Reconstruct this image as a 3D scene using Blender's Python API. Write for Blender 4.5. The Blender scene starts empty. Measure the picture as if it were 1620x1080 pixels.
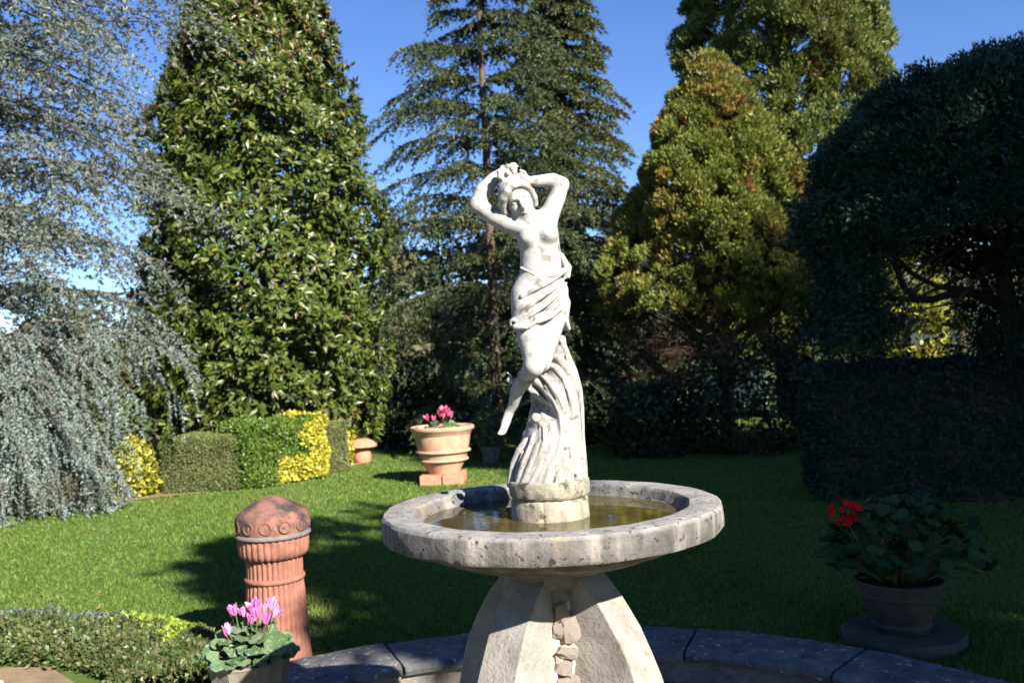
import bpy, bmesh, math, random
import numpy as np
from mathutils import Matrix, Vector

SC = bpy.context.scene
COL = SC.collection
R = math.radians

# ------------------------------------------------------------------ camera, sky, sun, exposure
cam_d = bpy.data.cameras.new("camera")
cam = bpy.data.objects.new("camera", cam_d)
COL.objects.link(cam)
SC.camera = cam
cam_d.sensor_width = 36.0
cam_d.lens = 31.18
cam_d.clip_end = 2000.0
cam_d.clip_start = 0.05
cam.matrix_world = (Matrix.Translation((0.0, -2.65, 1.72)) @ Matrix.Rotation(R(1.95), 4, 'Z')
                    @ Matrix.Rotation(R(91.13), 4, 'X') @ Matrix.Rotation(R(-2.7), 4, 'Z'))
cam_d.dof.use_dof = True
cam_d.dof.focus_distance = 2.62
cam_d.dof.aperture_fstop = 5.0

SUN_AZ, SUN_EL = R(142.0), R(32.0)      # azimuth clockwise from +Y
world = bpy.data.worlds.new("World")
SC.world = world
world.use_nodes = True
wn = world.node_tree
sky = wn.nodes.new("ShaderNodeTexSky")
sky.sky_type = 'NISHITA'
sky.sun_disc = False
sky.sun_elevation = SUN_EL
sky.sun_rotation = SUN_AZ
sky.altitude = 800.0
sky.air_density = 1.0
sky.dust_density = 0.1
sky.ozone_density = 4.5
bg = wn.nodes["Background"]
bg.inputs[1].default_value = 0.070
hs = wn.nodes.new("ShaderNodeHueSaturation")
hs.inputs["Saturation"].default_value = 1.12
hs.inputs["Hue"].default_value = 0.512
wn.links.new(sky.outputs[0], hs.inputs["Color"])
wn.links.new(hs.outputs[0], bg.inputs[0])

sun_d = bpy.data.lights.new("sun", 'SUN')
sun_d.energy = 5.0
sun_d.angle = R(0.53)
sun_d.color = (1.0, 0.93, 0.82)
sun = bpy.data.objects.new("sun", sun_d)
COL.objects.link(sun)
SDIR = Vector((math.sin(SUN_AZ) * math.cos(SUN_EL), math.cos(SUN_AZ) * math.cos(SUN_EL), math.sin(SUN_EL)))
sun.rotation_euler = SDIR.to_track_quat('Z', 'Y').to_euler()
sun.location = (8, -12, 14)

SC.view_settings.view_transform = 'Standard'
SC.view_settings.look = 'None'
SC.view_settings.gamma = 1.0
SC.view_settings.use_curve_mapping = False
SC.view_settings.exposure = 1.48
SC.render.engine = 'CYCLES'
SC.cycles.max_bounces = 6
SC.cycles.diffuse_bounces = 3
SC.cycles.glossy_bounces = 2
SC.cycles.transmission_bounces = 2
SC.cycles.use_denoising = True

RNG = np.random.default_rng(7)
random.seed(7)

# ------------------------------------------------------------------ object helpers
def thing(name, label, cat, loc=(0, 0, 0), group=None):
    o = bpy.data.objects.new(name, None)
    COL.objects.link(o)
    o.location = loc
    o.empty_display_size = 0.1
    o["label"] = label
    o["category"] = cat
    if group:
        o["group"] = group
    return o

def tag(o, label, cat, group=None):
    o["label"] = label
    o["category"] = cat
    if group:
        o["group"] = group
    return o

def obj(name, me, parent=None, kind=None, label=None):
    o = bpy.data.objects.new(name, me)
    COL.objects.link(o)
    if parent is not None:
        o.parent = parent
    if kind:
        o["kind"] = kind
    if label:
        o["label"] = label
    return o

def base_of(parent):
    b = Vector((0, 0, 0))
    while parent is not None:
        b += parent.location
        parent = parent.parent
    return np.array(b)

def mesh_np(name, V, F, m, parent=None, kind=None, smooth=False, label=None):
    """V (N,3) in world metres, F (M,3|4)."""
    V = np.asarray(V, dtype=np.float32).reshape(-1, 3) - base_of(parent).astype(np.float32)
    F = np.asarray(F, dtype=np.int32)
    k = F.shape[1]
    me = bpy.data.meshes.new(name)
    me.vertices.add(len(V))
    me.vertices.foreach_set("co", V.ravel())
    me.loops.add(F.size)
    me.loops.foreach_set("vertex_index", F.ravel())
    me.polygons.add(len(F))
    me.polygons.foreach_set("loop_start", np.arange(0, F.size, k, dtype=np.int32))
    me.polygons.foreach_set("use_smooth", np.full(len(F), smooth, dtype=bool))
    me.update(calc_edges=True)
    me.materials.append(m)
    return obj(name, me, parent, kind, label)

class MB:
    """collects plain polygons into one mesh"""
    def __init__(self):
        self.v, self.f = [], []
    def add(self, v, f):
        n = len(self.v)
        self.v += [tuple(map(float, p)) for p in v]
        self.f += [tuple(int(i) + n for i in q) for q in f]
        return self
    def tube(self, pts, rad, n=8, cap=True):
        P = np.array(pts, float)
        rad = np.broadcast_to(np.array(rad, float), (len(P),))
        T = np.gradient(P, axis=0)
        T /= np.linalg.norm(T, axis=1)[:, None] + 1e-9
        up = np.array([0.0, 0, 1]) if abs(T[0][2]) < 0.9 else np.array([1.0, 0, 0])
        v = []
        a = np.linspace(0, 2 * np.pi, n, endpoint=False)
        for i in range(len(P)):
            u = np.cross(T[i], up); u /= np.linalg.norm(u) + 1e-9
            w = np.cross(u, T[i])
            up = w
            v += list(P[i] + rad[i] * (np.cos(a)[:, None] * u + np.sin(a)[:, None] * w))
        f = []
        for i in range(len(P) - 1):
            for j in range(n):
                k = (j + 1) % n
                f.append((i * n + j, i * n + k, (i + 1) * n + k, (i + 1) * n + j))
        if cap:
            f.append(tuple(range(n))[::-1])
            f.append(tuple((len(P) - 1) * n + j for j in range(n)))
        return self.add(v, f)
    def lathe(self, prof, n=48, c=(0, 0, 0), mod=None, close=True):
        v = []
        for (r, z) in prof:
            for j in range(n):
                a = 2 * math.pi * j / n
                rr = r * (mod(a, z, j) if mod else 1.0)
                v.append((c[0] + rr * math.cos(a), c[1] + rr * math.sin(a), c[2] + z))
        f = []
        for i in range(len(prof) - 1):
            for j in range(n):
                k = (j + 1) % n
                f.append((i * n + j, i * n + k, (i + 1) * n + k, (i + 1) * n + j))
        if close:
            f.append(tuple(range(n))[::-1])
            f.append(tuple((len(prof) - 1) * n + j for j in range(n)))
        return self.add(v, f)
    def build(self, name, m, parent=None, kind=None, smooth=False, bevel=0, label=None, angle=None):
        b = base_of(parent)
        me = bpy.data.meshes.new(name)
        me.from_pydata([tuple(np.array(p) - b) for p in self.v], [], self.f)
        if bevel:
            bm = bmesh.new(); bm.from_mesh(me)
            bmesh.ops.recalc_face_normals(bm, faces=bm.faces)
            bmesh.ops.bevel(bm, geom=[e for e in bm.edges], offset=bevel, segments=2, affect='EDGES', profile=0.6)
            bm.to_mesh(me); bm.free()
        else:
            bm = bmesh.new(); bm.from_mesh(me)
            bmesh.ops.recalc_face_normals(bm, faces=bm.faces)
            bm.to_mesh(me); bm.free()
        if smooth:
            me.polygons.foreach_set("use_smooth", [True] * len(me.polygons))
            if angle:
                me.set_sharp_from_angle(angle=R(angle))
        me.materials.append(m)
        return obj(name, me, parent, kind, label)

def copy_tree(o, parent=None):
    c = o.copy()
    COL.objects.link(c)
    c.parent = parent
    for ch in list(o.children):
        copy_tree(ch, c)
    return c

def unit(v):
    return v / (np.linalg.norm(v, axis=-1, keepdims=True) + 1e-9)

def rnd_unit(n, rng=RNG):
    return unit(rng.normal(size=(n, 3)))

def scatter(tv, tf, P, D, N, S):
    """copies of template (x = along leaf, y = across, z = normal) at P with axis D, normal ~N, scale S"""
    D = unit(D)
    Y = unit(np.cross(N, D))
    Z = np.cross(D, Y)
    S = np.broadcast_to(np.asarray(S, float), (len(P),))[:, None, None]
    tv = np.asarray(tv, float)
    V = P[:, None, :] + S * (tv[None, :, 0:1] * D[:, None, :] + tv[None, :, 1:2] * Y[:, None, :] + tv[None, :, 2:3] * Z[:, None, :])
    F = np.asarray(tf)[None] + (np.arange(len(P)) * len(tv))[:, None, None]
    return V.reshape(-1, 3), F.reshape(-1, np.asarray(tf).shape[1])

def merge(parts):
    V, F, n = [], [], 0
    for v, f in parts:
        V.append(v); F.append(f + n); n += len(v)
    return np.concatenate(V), np.concatenate(F)

LEAF_V = [(0, 0, 0), (0.3, 0.17, 0.05), (0.3, -0.17, 0.05), (0.68, 0.16, 0.03), (0.68, -0.16, 0.03), (1, 0, -0.05), (0.32, 0, 0), (0.68, 0, -0.02)]
LEAF_F = [(0, 6, 1), (0, 2, 6), (1, 6, 7), (1, 7, 3), (2, 7, 6), (2, 4, 7), (3, 7, 5), (4, 5, 7)]
MID_V = [(0, 0, 0), (.48, .19, .05), (.48, -.19, .05), (1, 0, -.05), (.48, 0, 0)]
MID_F = [(0, 4, 1), (0, 2, 4), (1, 4, 3), (2, 3, 4)]
SMALL_V = [(0, 0, 0), (0.5, 0.27, 0.06), (0.5, -0.27, 0.06), (1, 0, 0)]
SMALL_F = [(0, 2, 1), (1, 2, 3)]
NEED_V = [(0, 0.5, 0), (0, -0.5, 0), (1, 0, 0)]
NEED_F = [(0, 1, 2)]

def needles(P, D, length, width, spread, k, rng=RNG):
    """k needle triangles per tuft point P around axis D"""
    n = len(P) * k
    P2 = np.repeat(P, k, 0); D2 = np.repeat(unit(D), k, 0)
    d = unit(D2 + spread * rnd_unit(n, rng))
    nn = rnd_unit(n, rng)
    y = unit(np.cross(nn, d))
    L = length * rng.uniform(0.7, 1.25, n)[:, None]
    W = (width * rng.uniform(0.8, 1.2, n))[:, None] * 0.5
    V = np.stack([P2 + y * W, P2 - y * W, P2 + d * L], 1).reshape(-1, 3)
    return V, np.arange(n * 3).reshape(-1, 3)

# ------------------------------------------------------------------ materials
def nt(name):
    m = bpy.data.materials.new(name)
    m.use_nodes = True
    t = m.node_tree
    return m, t, t.nodes["Principled BSDF"]

def ramp(t, stops, interp='LINEAR'):
    n = t.nodes.new("ShaderNodeValToRGB")
    n.color_ramp.interpolation = interp
    e = n.color_ramp.elements
    while len(e) < len(stops):
        e.new(0.5)
    for i, (p, c) in enumerate(stops):
        e[i].position = p
        e[i].color = (*c, 1)
    return n

def noise(t, scale, detail=4, rough=0.55, coord="Object", vec=None):
    n = t.nodes.new("ShaderNodeTexNoise")
    n.inputs["Scale"].default_value = scale
    n.inputs["Detail"].default_value = detail
    n.inputs["Roughness"].default_value = rough
    if vec is None:
        c = t.nodes.new("ShaderNodeTexCoord").outputs[coord]
    else:
        c = vec
    t.links.new(c, n.inputs["Vector"])
    return n

def mixc(t, fac, a, b, mode='MIX'):
    n = t.nodes.new("ShaderNodeMix")
    n.data_type = 'RGBA'
    n.blend_type = mode
    for sock, val in ((n.inputs[0], fac), (n.inputs[6], a), (n.inputs[7], b)):
        if isinstance(val, (int, float)):
            sock.default_value = val
        elif isinstance(val, tuple):
            sock.default_value = (*val, 1)
        else:
            t.links.new(val, sock)
    return n.outputs[2]

def leaf_mat(name, cols, rough=0.5, transl=0.25, spec=0.4, clump=None, clump_scale=1.2, tcol=None):
    """colour varies leaf by leaf (random per island + per object); clump = second colour in large natural patches"""
    m, t, p = nt(name)
    g = t.nodes.new("ShaderNodeNewGeometry")
    oi = t.nodes.new("ShaderNodeObjectInfo")
    ad = t.nodes.new("ShaderNodeMath"); ad.operation = 'ADD'
    fr = t.nodes.new("ShaderNodeMath"); fr.operation = 'FRACT'
    t.links.new(g.outputs["Random Per Island"], ad.inputs[0])
    t.links.new(oi.outputs["Random"], ad.inputs[1])
    t.links.new(ad.outputs[0], fr.inputs[0])
    k = len(cols)
    r = ramp(t, [((i + 0.5) / k, c) for i, c in enumerate(cols)])
    t.links.new(fr.outputs[0], r.inputs[0])
    c = r.outputs[0]
    if clump:
        nz = noise(t, clump_scale, 3, 0.6, vec=g.outputs["Position"])
        rr = ramp(t, [(0.5, (0, 0, 0)), (0.68, (1, 1, 1))])
        t.links.new(nz.outputs[0], rr.inputs[0])
        c = mixc(t, rr.outputs[0], c, clump)
    t.links.new(c, p.inputs["Base Color"])
    p.inputs["Roughness"].default_value = rough
    p.inputs["Specular IOR Level"].default_value = spec
    if transl:
        tr = t.nodes.new("ShaderNodeBsdfTranslucent")
        tc = mixc(t, 0.5, c, tcol) if tcol else c
        t.links.new(tc, tr.inputs[0])
        mx = t.nodes.new("ShaderNodeMixShader")
        mx.inputs[0].default_value = transl
        t.links.new(p.outputs[0], mx.inputs[1])
        t.links.new(tr.outputs[0], mx.inputs[2])
        t.links.new(mx.outputs[0], t.nodes["Material Output"].inputs[0])
    return m

def stone_mat(name, stops, scale=14, bump=0.35, bump_scale=60, rough=0.85, stain=None, stain_scale=5, stain_lo=0.5, stain_hi=0.62, spots=None, spot_scale=45, spot_lo=0.64):
    m, t, p = nt(name)
    n = noise(t, scale, 6, 0.65)
    r = ramp(t, stops)
    t.links.new(n.outputs[0], r.inputs[0])
    c = r.outputs[0]
    if stain:
        s = noise(t, stain_scale, 6, 0.68)
        sr = ramp(t, [(stain_lo, (0, 0, 0)), (stain_hi, (1, 1, 1))])
        t.links.new(s.outputs[0], sr.inputs[0])
        c = mixc(t, sr.outputs[0], c, stain)
    if spots:
        s = noise(t, spot_scale, 2, 0.5)
        sr = ramp(t, [(spot_lo, (0, 0, 0)), (spot_lo + 0.04, (1, 1, 1))])
        t.links.new(s.outputs[0], sr.inputs[0])
        c = mixc(t, sr.outputs[0], c, spots)
    t.links.new(c, p.inputs["Base Color"])
    p.inputs["Roughness"].default_value = rough
    p.inputs["Specular IOR Level"].default_value = 0.25
    b = t.nodes.new("ShaderNodeBump")
    b.inputs["Strength"].default_value = bump
    b.inputs["Distance"].default_value = 0.008
    bn = noise(t, bump_scale, 6, 0.7)
    t.links.new(bn.outputs[0], b.inputs["Height"])
    t.links.new(b.outputs[0], p.inputs["Normal"])
    return m

M = {}
M['marble'] = stone_mat("marble", [(0.3, (0.28, 0.272, 0.26)), (0.52, (0.41, 0.402, 0.393)), (0.75, (0.48, 0.472, 0.463))], 16, 0.35, 80, 0.85,
                        stain=(0.13, 0.115, 0.10), stain_scale=17, stain_lo=0.535, stain_hi=0.67)
M['wave'] = stone_mat("marble_weathered", [(0.3, (0.22, 0.208, 0.192)), (0.55, (0.36, 0.345, 0.325)), (0.75, (0.44, 0.425, 0.405))], 18, 0.4, 80, 0.85,
                      stain=(0.10, 0.092, 0.085), stain_scale=34, stain_lo=0.56, stain_hi=0.68)
M['drum'] = stone_mat("stone_drum", [(0.3, (0.17, 0.155, 0.115)), (0.5, (0.28, 0.255, 0.195)), (0.7, (0.38, 0.35, 0.27))], 22, 0.6, 70, 0.9,
                      stain=(0.07, 0.062, 0.045), stain_scale=18, stain_lo=0.53, stain_hi=0.63)
M['basin'] = stone_mat("basin_stone", [(0.28, (0.15, 0.145, 0.14)), (0.5, (0.27, 0.26, 0.25)), (0.72, (0.40, 0.385, 0.36))], 14, 0.7, 75, 0.9,
                       stain=(0.38, 0.30, 0.22), stain_scale=7, stain_lo=0.58, stain_hi=0.72, spots=(0.09, 0.085, 0.08), spot_scale=55, spot_lo=0.63)
def basin_side(m):
    t = m.node_tree; p = t.nodes["Principled BSDF"]
    old = p.inputs["Base Color"].links[0].from_socket
    tc = t.nodes.new("ShaderNodeTexCoord")
    mp_ = t.nodes.new("ShaderNodeMapping"); mp_.inputs["Scale"].default_value = (16, 16, 1.5)
    t.links.new(tc.outputs["Object"], mp_.inputs[0])
    n = noise(t, 1.0, 5, 0.6, vec=mp_.outputs[0])
    r = ramp(t, [(0.36, (0.36, 0.355, 0.35)), (0.52, (0.55, 0.54, 0.53)), (0.66, (0.92, 0.88, 0.82))])
    t.links.new(n.outputs[0], r.inputs[0])
    sx_ = t.nodes.new("ShaderNodeSeparateXYZ"); t.links.new(tc.outputs["Object"], sx_.inputs[0])
    mr = t.nodes.new("ShaderNodeMapRange")
    mr.inputs[1].default_value = 1.272; mr.inputs[2].default_value = 1.287; mr.inputs[3].default_value = 1.0; mr.inputs[4].default_value = 0.0
    t.links.new(sx_.outputs[2], mr.inputs[0])
    dirt = mixc(t, 1.0, old, r.outputs[0], 'MULTIPLY')
    t.links.new(mixc(t, mr.outputs[0], old, dirt), p.inputs["Base Color"])
basin_side(M['basin'])
M['leg'] = stone_mat("leg_stone", [(0.3, (0.22, 0.205, 0.18)), (0.55, (0.33, 0.31, 0.275)), (0.75, (0.42, 0.40, 0.36))], 11, 0.8, 70, 0.9, stain=(0.15, 0.135, 0.11), stain_scale=6, stain_lo=0.56, stain_hi=0.72,
                     spots=(0.20, 0.185, 0.165), spot_scale=42, spot_lo=0.66)
M['rubble'] = stone_mat("rubble_stone", [(0.3, (0.30, 0.25, 0.20)), (0.5, (0.46, 0.40, 0.335)), (0.7, (0.56, 0.50, 0.43))], 30, 1.0, 45, 0.95)
M['coping'] = stone_mat("coping_stone", [(0.3, (0.06, 0.06, 0.064)), (0.5, (0.115, 0.115, 0.12)), (0.72, (0.19, 0.187, 0.185))], 11, 0.8, 60, 0.9,
                        spots=(0.38, 0.38, 0.37), spot_scale=30, spot_lo=0.65)
M['wall'] = stone_mat("pool_wall_stone", [(0.3, (0.14, 0.12, 0.11)), (0.6, (0.26, 0.23, 0.20))], 14, 0.8, 40, 0.95)
M['paving'] = stone_mat("paving_stone", [(0.3, (0.38, 0.335, 0.265)), (0.7, (0.50, 0.45, 0.37))], 10, 0.4, 60, 0.9)
M['planter'] = stone_mat("planter_stone", [(0.3, (0.15, 0.138, 0.105)), (0.7, (0.25, 0.23, 0.185))], 20, 0.4, 90, 0.9)
M['terra'] = stone_mat("terracotta", [(0.3, (0.42, 0.215, 0.14)), (0.55, (0.50, 0.29, 0.20)), (0.75, (0.54, 0.38, 0.27))], 9, 0.3, 70, 0.85,
                       stain=(0.46, 0.36, 0.22), stain_scale=3.5, stain_lo=0.52, stain_hi=0.66)
M['terra_red'] = stone_mat("terracotta_red", [(0.3, (0.20, 0.085, 0.06)), (0.55, (0.29, 0.13, 0.092)), (0.75, (0.36, 0.19, 0.14))], 14, 0.35, 80, 0.85,
                           stain=(0.17, 0.10, 0.08), stain_scale=8, stain_lo=0.57, stain_hi=0.70)
M['terra_sooty'] = stone_mat("terracotta_weathered", [(0.3, (0.09, 0.06, 0.055)), (0.5, (0.21, 0.105, 0.08)), (0.7, (0.31, 0.15, 0.11))], 9, 0.5, 70, 0.9,
                             stain=(0.045, 0.04, 0.04), stain_scale=6, stain_lo=0.52, stain_hi=0.64)
M['terra_grey'] = stone_mat("terracotta_grey_rim", [(0.3, (0.10, 0.09, 0.088)), (0.7, (0.21, 0.195, 0.19))], 18, 0.4, 70, 0.9)
M['brick'] = stone_mat("brick", [(0.3, (0.42, 0.17, 0.11)), (0.7, (0.50, 0.25, 0.17))], 15, 0.5, 60, 0.9)
M['slab'] = stone_mat("slab_stone", [(0.3, (0.045, 0.043, 0.036)), (0.7, (0.095, 0.088, 0.07))], 9, 0.6, 50, 0.9)
M['dark_pot'] = stone_mat("dark_pot", [(0.3, (0.012, 0.012, 0.015)), (0.7, (0.022, 0.022, 0.026))], 12, 0.2, 60, 0.6)
M['soil'] = stone_mat("soil", [(0.3, (0.05, 0.035, 0.022)), (0.7, (0.10, 0.07, 0.045))], 30, 1.0, 40, 1.0)
M['border'] = stone_mat("border_soil", [(0.3, (0.16, 0.11, 0.065)), (0.7, (0.30, 0.22, 0.14))], 5, 1.0, 18, 1.0)
M['bark'] = stone_mat("bark", [(0.3, (0.07, 0.052, 0.04)), (0.7, (0.15, 0.115, 0.09))], 12, 1.0, 25, 0.95)
M['bark_dark'] = stone_mat("bark_dark", [(0.3, (0.022, 0.018, 0.015)), (0.7, (0.05, 0.04, 0.033))], 12, 1.0, 25, 0.95)
M['bark_pale'] = stone_mat("bark_pale", [(0.3, (0.17, 0.135, 0.105)), (0.7, (0.30, 0.25, 0.21))], 12, 1.0, 25, 0.95)
M['twig'] = stone_mat("twig", [(0.3, (0.05, 0.04, 0.026)), (0.7, (0.09, 0.07, 0.045))], 20, 0.8, 30, 0.95)
M['hill'] = stone_mat("hill", [(0.3, (0.022, 0.035, 0.02)), (0.7, (0.05, 0.065, 0.03))], 0.08, 1.0, 0.6, 1.0)
M['plaster'] = stone_mat("plaster", [(0.3, (0.60, 0.57, 0.50)), (0.7, (0.70, 0.68, 0.62))], 2, 0.2, 30, 0.9)

M['cedar'] = leaf_mat("blue_cedar_needle", [(0.13, 0.17, 0.16), (0.22, 0.275, 0.265), (0.30, 0.35, 0.335), (0.16, 0.20, 0.175)], 0.55, 0.12, 0.35, clump=(0.10, 0.11, 0.075), clump_scale=1.6)
M['cedar_high'] = leaf_mat("blue_cedar_needle_high", [(0.10, 0.122, 0.108), (0.16, 0.19, 0.172), (0.22, 0.248, 0.222), (0.125, 0.145, 0.112)], 0.55, 0.15, 0.35, clump=(0.10, 0.11, 0.065), clump_scale=1.3)
M['magnolia'] = leaf_mat("magnolia_leaf", [(0.028, 0.046, 0.008), (0.050, 0.080, 0.012), (0.085, 0.118, 0.018), (0.040, 0.066, 0.010), (0.13, 0.148, 0.028)], 0.38, 0.12, 0.4, tcol=(0.12, 0.16, 0.02))
M['bronze'] = leaf_mat("magnolia_bronze_leaf", [(0.10, 0.05, 0.02), (0.14, 0.075, 0.035), (0.07, 0.05, 0.018), (0.04, 0.055, 0.014)], 0.35, 0.12, 0.5)
M['deodar'] = leaf_mat("deodar_needle", [(0.032, 0.050, 0.022), (0.060, 0.085, 0.036), (0.090, 0.115, 0.044), (0.048, 0.066, 0.026)], 0.5, 0.15, 0.35, clump=(0.075, 0.09, 0.03), clump_scale=1.0)
M['fir'] = leaf_mat("fir_needle", [(0.045, 0.06, 0.018), (0.075, 0.092, 0.026), (0.105, 0.12, 0.036)], 0.5, 0.2, 0.35, clump=(0.09, 0.085, 0.03), clump_scale=1.2)
M['sequoia'] = leaf_mat("sequoia_spray", [(0.10, 0.13, 0.03), (0.155, 0.185, 0.042), (0.20, 0.225, 0.056), (0.10, 0.15, 0.045)], 0.5, 0.3, 0.35, clump=(0.13, 0.125, 0.03), clump_scale=0.9)
M['cypress'] = leaf_mat("cypress_spray", [(0.13, 0.155, 0.028), (0.20, 0.22, 0.040), (0.26, 0.26, 0.052), (0.11, 0.175, 0.045)], 0.5, 0.32, 0.35, clump=(0.26, 0.18, 0.045), clump_scale=1.0)
M['cypress_rust'] = leaf_mat("cypress_rusty_spray", [(0.22, 0.10, 0.035), (0.16, 0.10, 0.03), (0.17, 0.13, 0.04)], 0.7, 0.15, 0.2)
M['dead'] = leaf_mat("dead_twig", [(0.14, 0.09, 0.06), (0.09, 0.06, 0.045), (0.19, 0.12, 0.085)], 0.9, 0.05, 0.1)
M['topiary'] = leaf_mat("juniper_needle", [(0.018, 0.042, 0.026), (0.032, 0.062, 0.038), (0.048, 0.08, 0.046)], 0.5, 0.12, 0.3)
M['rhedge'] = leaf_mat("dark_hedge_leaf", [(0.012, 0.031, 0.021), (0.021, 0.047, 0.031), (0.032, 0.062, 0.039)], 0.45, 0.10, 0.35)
M['box'] = leaf_mat("box_leaf", [(0.10, 0.135, 0.038), (0.14, 0.175, 0.052), (0.175, 0.205, 0.065), (0.12, 0.14, 0.048)], 0.5, 0.15, 0.35, clump=(0.10, 0.115, 0.04), clump_scale=3)
M['euonymus'] = leaf_mat("euonymus_leaf", [(0.055, 0.105, 0.014), (0.10, 0.165, 0.022), (0.14, 0.21, 0.028), (0.075, 0.13, 0.017)], 0.42, 0.22, 0.5)
M['yellow'] = leaf_mat("golden_leaf", [(0.50, 0.42, 0.03), (0.62, 0.52, 0.05), (0.36, 0.35, 0.03), (0.16, 0.22, 0.025), (0.70, 0.60, 0.10)], 0.4, 0.2, 0.45)
M['yellow_green'] = leaf_mat("golden_green_leaf", [(0.28, 0.29, 0.025), (0.42, 0.40, 0.035), (0.16, 0.20, 0.02), (0.08, 0.13, 0.018), (0.50, 0.45, 0.06)], 0.4, 0.2, 0.45)
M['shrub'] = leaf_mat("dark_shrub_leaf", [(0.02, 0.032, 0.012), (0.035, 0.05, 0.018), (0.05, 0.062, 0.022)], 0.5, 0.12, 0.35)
M['gold_tree'] = leaf_mat("golden_conifer_leaf", [(0.32, 0.31, 0.04), (0.44, 0.41, 0.06), (0.24, 0.25, 0.035)], 0.5, 0.2, 0.3)
M['far_leaf'] = leaf_mat("far_tree_leaf", [(0.045, 0.06, 0.018), (0.075, 0.088, 0.026), (0.10, 0.105, 0.04)], 0.6, 0.15, 0.25, clump=(0.11, 0.09, 0.05), clump_scale=0.5)
M['ground_cover'] = leaf_mat("ground_cover_leaf", [(0.04, 0.07, 0.018), (0.07, 0.105, 0.028), (0.105, 0.135, 0.038), (0.05, 0.075, 0.024), (0.13, 0.115, 0.05)], 0.45, 0.15, 0.4)
M['cover_lime'] = leaf_mat("lime_cover_leaf", [(0.20, 0.28, 0.03), (0.28, 0.36, 0.05), (0.14, 0.20, 0.03)], 0.45, 0.2, 0.4)
M['cover_grey'] = leaf_mat("grey_cover_leaf", [(0.09, 0.115, 0.075), (0.13, 0.155, 0.11), (0.065, 0.09, 0.055)], 0.6, 0.1, 0.3)
M['cyclamen'] = leaf_mat("cyclamen_leaf", [(0.06, 0.12, 0.045), (0.10, 0.17, 0.075), (0.15, 0.22, 0.12), (0.08, 0.14, 0.05)], 0.5, 0.2, 0.3, clump=(0.22, 0.28, 0.19), clump_scale=42)
M['pink'] = leaf_mat("pink_petal", [(0.66, 0.15, 0.46), (0.74, 0.24, 0.56), (0.80, 0.40, 0.66)], 0.5, 0.3, 0.3)
M['rose'] = leaf_mat("rose_petal", [(0.70, 0.09, 0.22), (0.76, 0.13, 0.29), (0.80, 0.30, 0.46)], 0.5, 0.3, 0.3)
M['red'] = leaf_mat("red_petal", [(0.80, 0.015, 0.012), (0.90, 0.03, 0.02), (0.70, 0.01, 0.012)], 0.5, 0.3, 0.3)
M['geranium'] = leaf_mat("geranium_leaf", [(0.020, 0.05, 0.016), (0.035, 0.07, 0.02), (0.05, 0.09, 0.026)], 0.6, 0.15, 0.2)
M['stem'] = leaf_mat("stem", [(0.10, 0.13, 0.05), (0.14, 0.10, 0.06)], 0.6, 0.0, 0.3)
M['grass'] = leaf_mat("grass_blade", [(0.080, 0.140, 0.022), (0.108, 0.176, 0.028), (0.142, 0.208, 0.038), (0.094, 0.155, 0.023)], 0.55, 0.25, 0.25, clump=(0.145, 0.170, 0.042), clump_scale=0.7, tcol=(0.12, 0.24, 0.02))
M['ground'] = stone_mat("lawn_ground", [(0.3, (0.060, 0.10, 0.017)), (0.55, (0.080, 0.128, 0.022)), (0.75, (0.11, 0.14, 0.034))], 2.0, 1.0, 60, 1.0)

def water_mat():
    m, t, p = nt("pond_water")
    n = noise(t, 6, 4, 0.6)
    r = ramp(t, [(0.35, (0.045, 0.036, 0.010)), (0.65, (0.085, 0.068, 0.018))])
    t.links.new(n.outputs[0], r.inputs[0])
    t.links.new(r.outputs[0], p.inputs["Base Color"])
    p.inputs["Roughness"].default_value = 0.03
    p.inputs["IOR"].default_value = 1.33
    b = t.nodes.new("ShaderNodeBump")
    b.inputs["Strength"].default_value = 0.12
    b.inputs["Distance"].default_value = 0.004
    bn = noise(t, 14, 3, 0.5)
    t.links.new(bn.outputs[0], b.inputs["Height"])
    t.links.new(b.outputs[0], p.inputs["Normal"])
    return m
M['water'] = water_mat()
M['litter'] = leaf_mat("litter_leaf", [(0.20, 0.13, 0.05), (0.28, 0.20, 0.07), (0.14, 0.09, 0.04)], 0.7, 0.1, 0.2)

# ------------------------------------------------------------------ setting: ground, hills, pool, paving
def disc(name, rad, z, m, n=128, kind="structure"):
    v = [(0, 0, z)] + [(rad * math.cos(2 * math.pi * i / n), rad * math.sin(2 * math.pi * i / n), z) for i in range(n)]
    f = [(0, i + 1, (i + 1) % n + 1) for i in range(n)]
    return MB().add(v, f).build(name, m, kind=kind)

disc("ground", 900, 0.0, M['ground'])

def hills():
    az = np.radians(np.linspace(-75, 75, 160))
    rows = [(110, 0.0), (135, 0.45), (165, 0.8), (205, 1.0), (260, 0.9), (320, 0.0)]
    prof = 15 + 5 * np.sin(az * 5.1 + 0.6) + 3 * np.sin(az * 11.3 + 2) + 1.6 * np.sin(az * 27)
    v, f = [], []
    for (d, h) in rows:
        for i, a in enumerate(az):
            v.append((d * math.sin(a), d * math.cos(a), -0.5 + prof[i] * h + (random.uniform(-.8, .8) if h > 0 else 0)))
    n = len(az)
    for r in range(len(rows) - 1):
        for i in range(n - 1):
            f.append((r * n + i, r * n + i + 1, (r + 1) * n + i + 1, (r + 1) * n + i))
    MB().add(v, f).build("hills", M['hill'], kind="structure", smooth=True)
hills()

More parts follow.
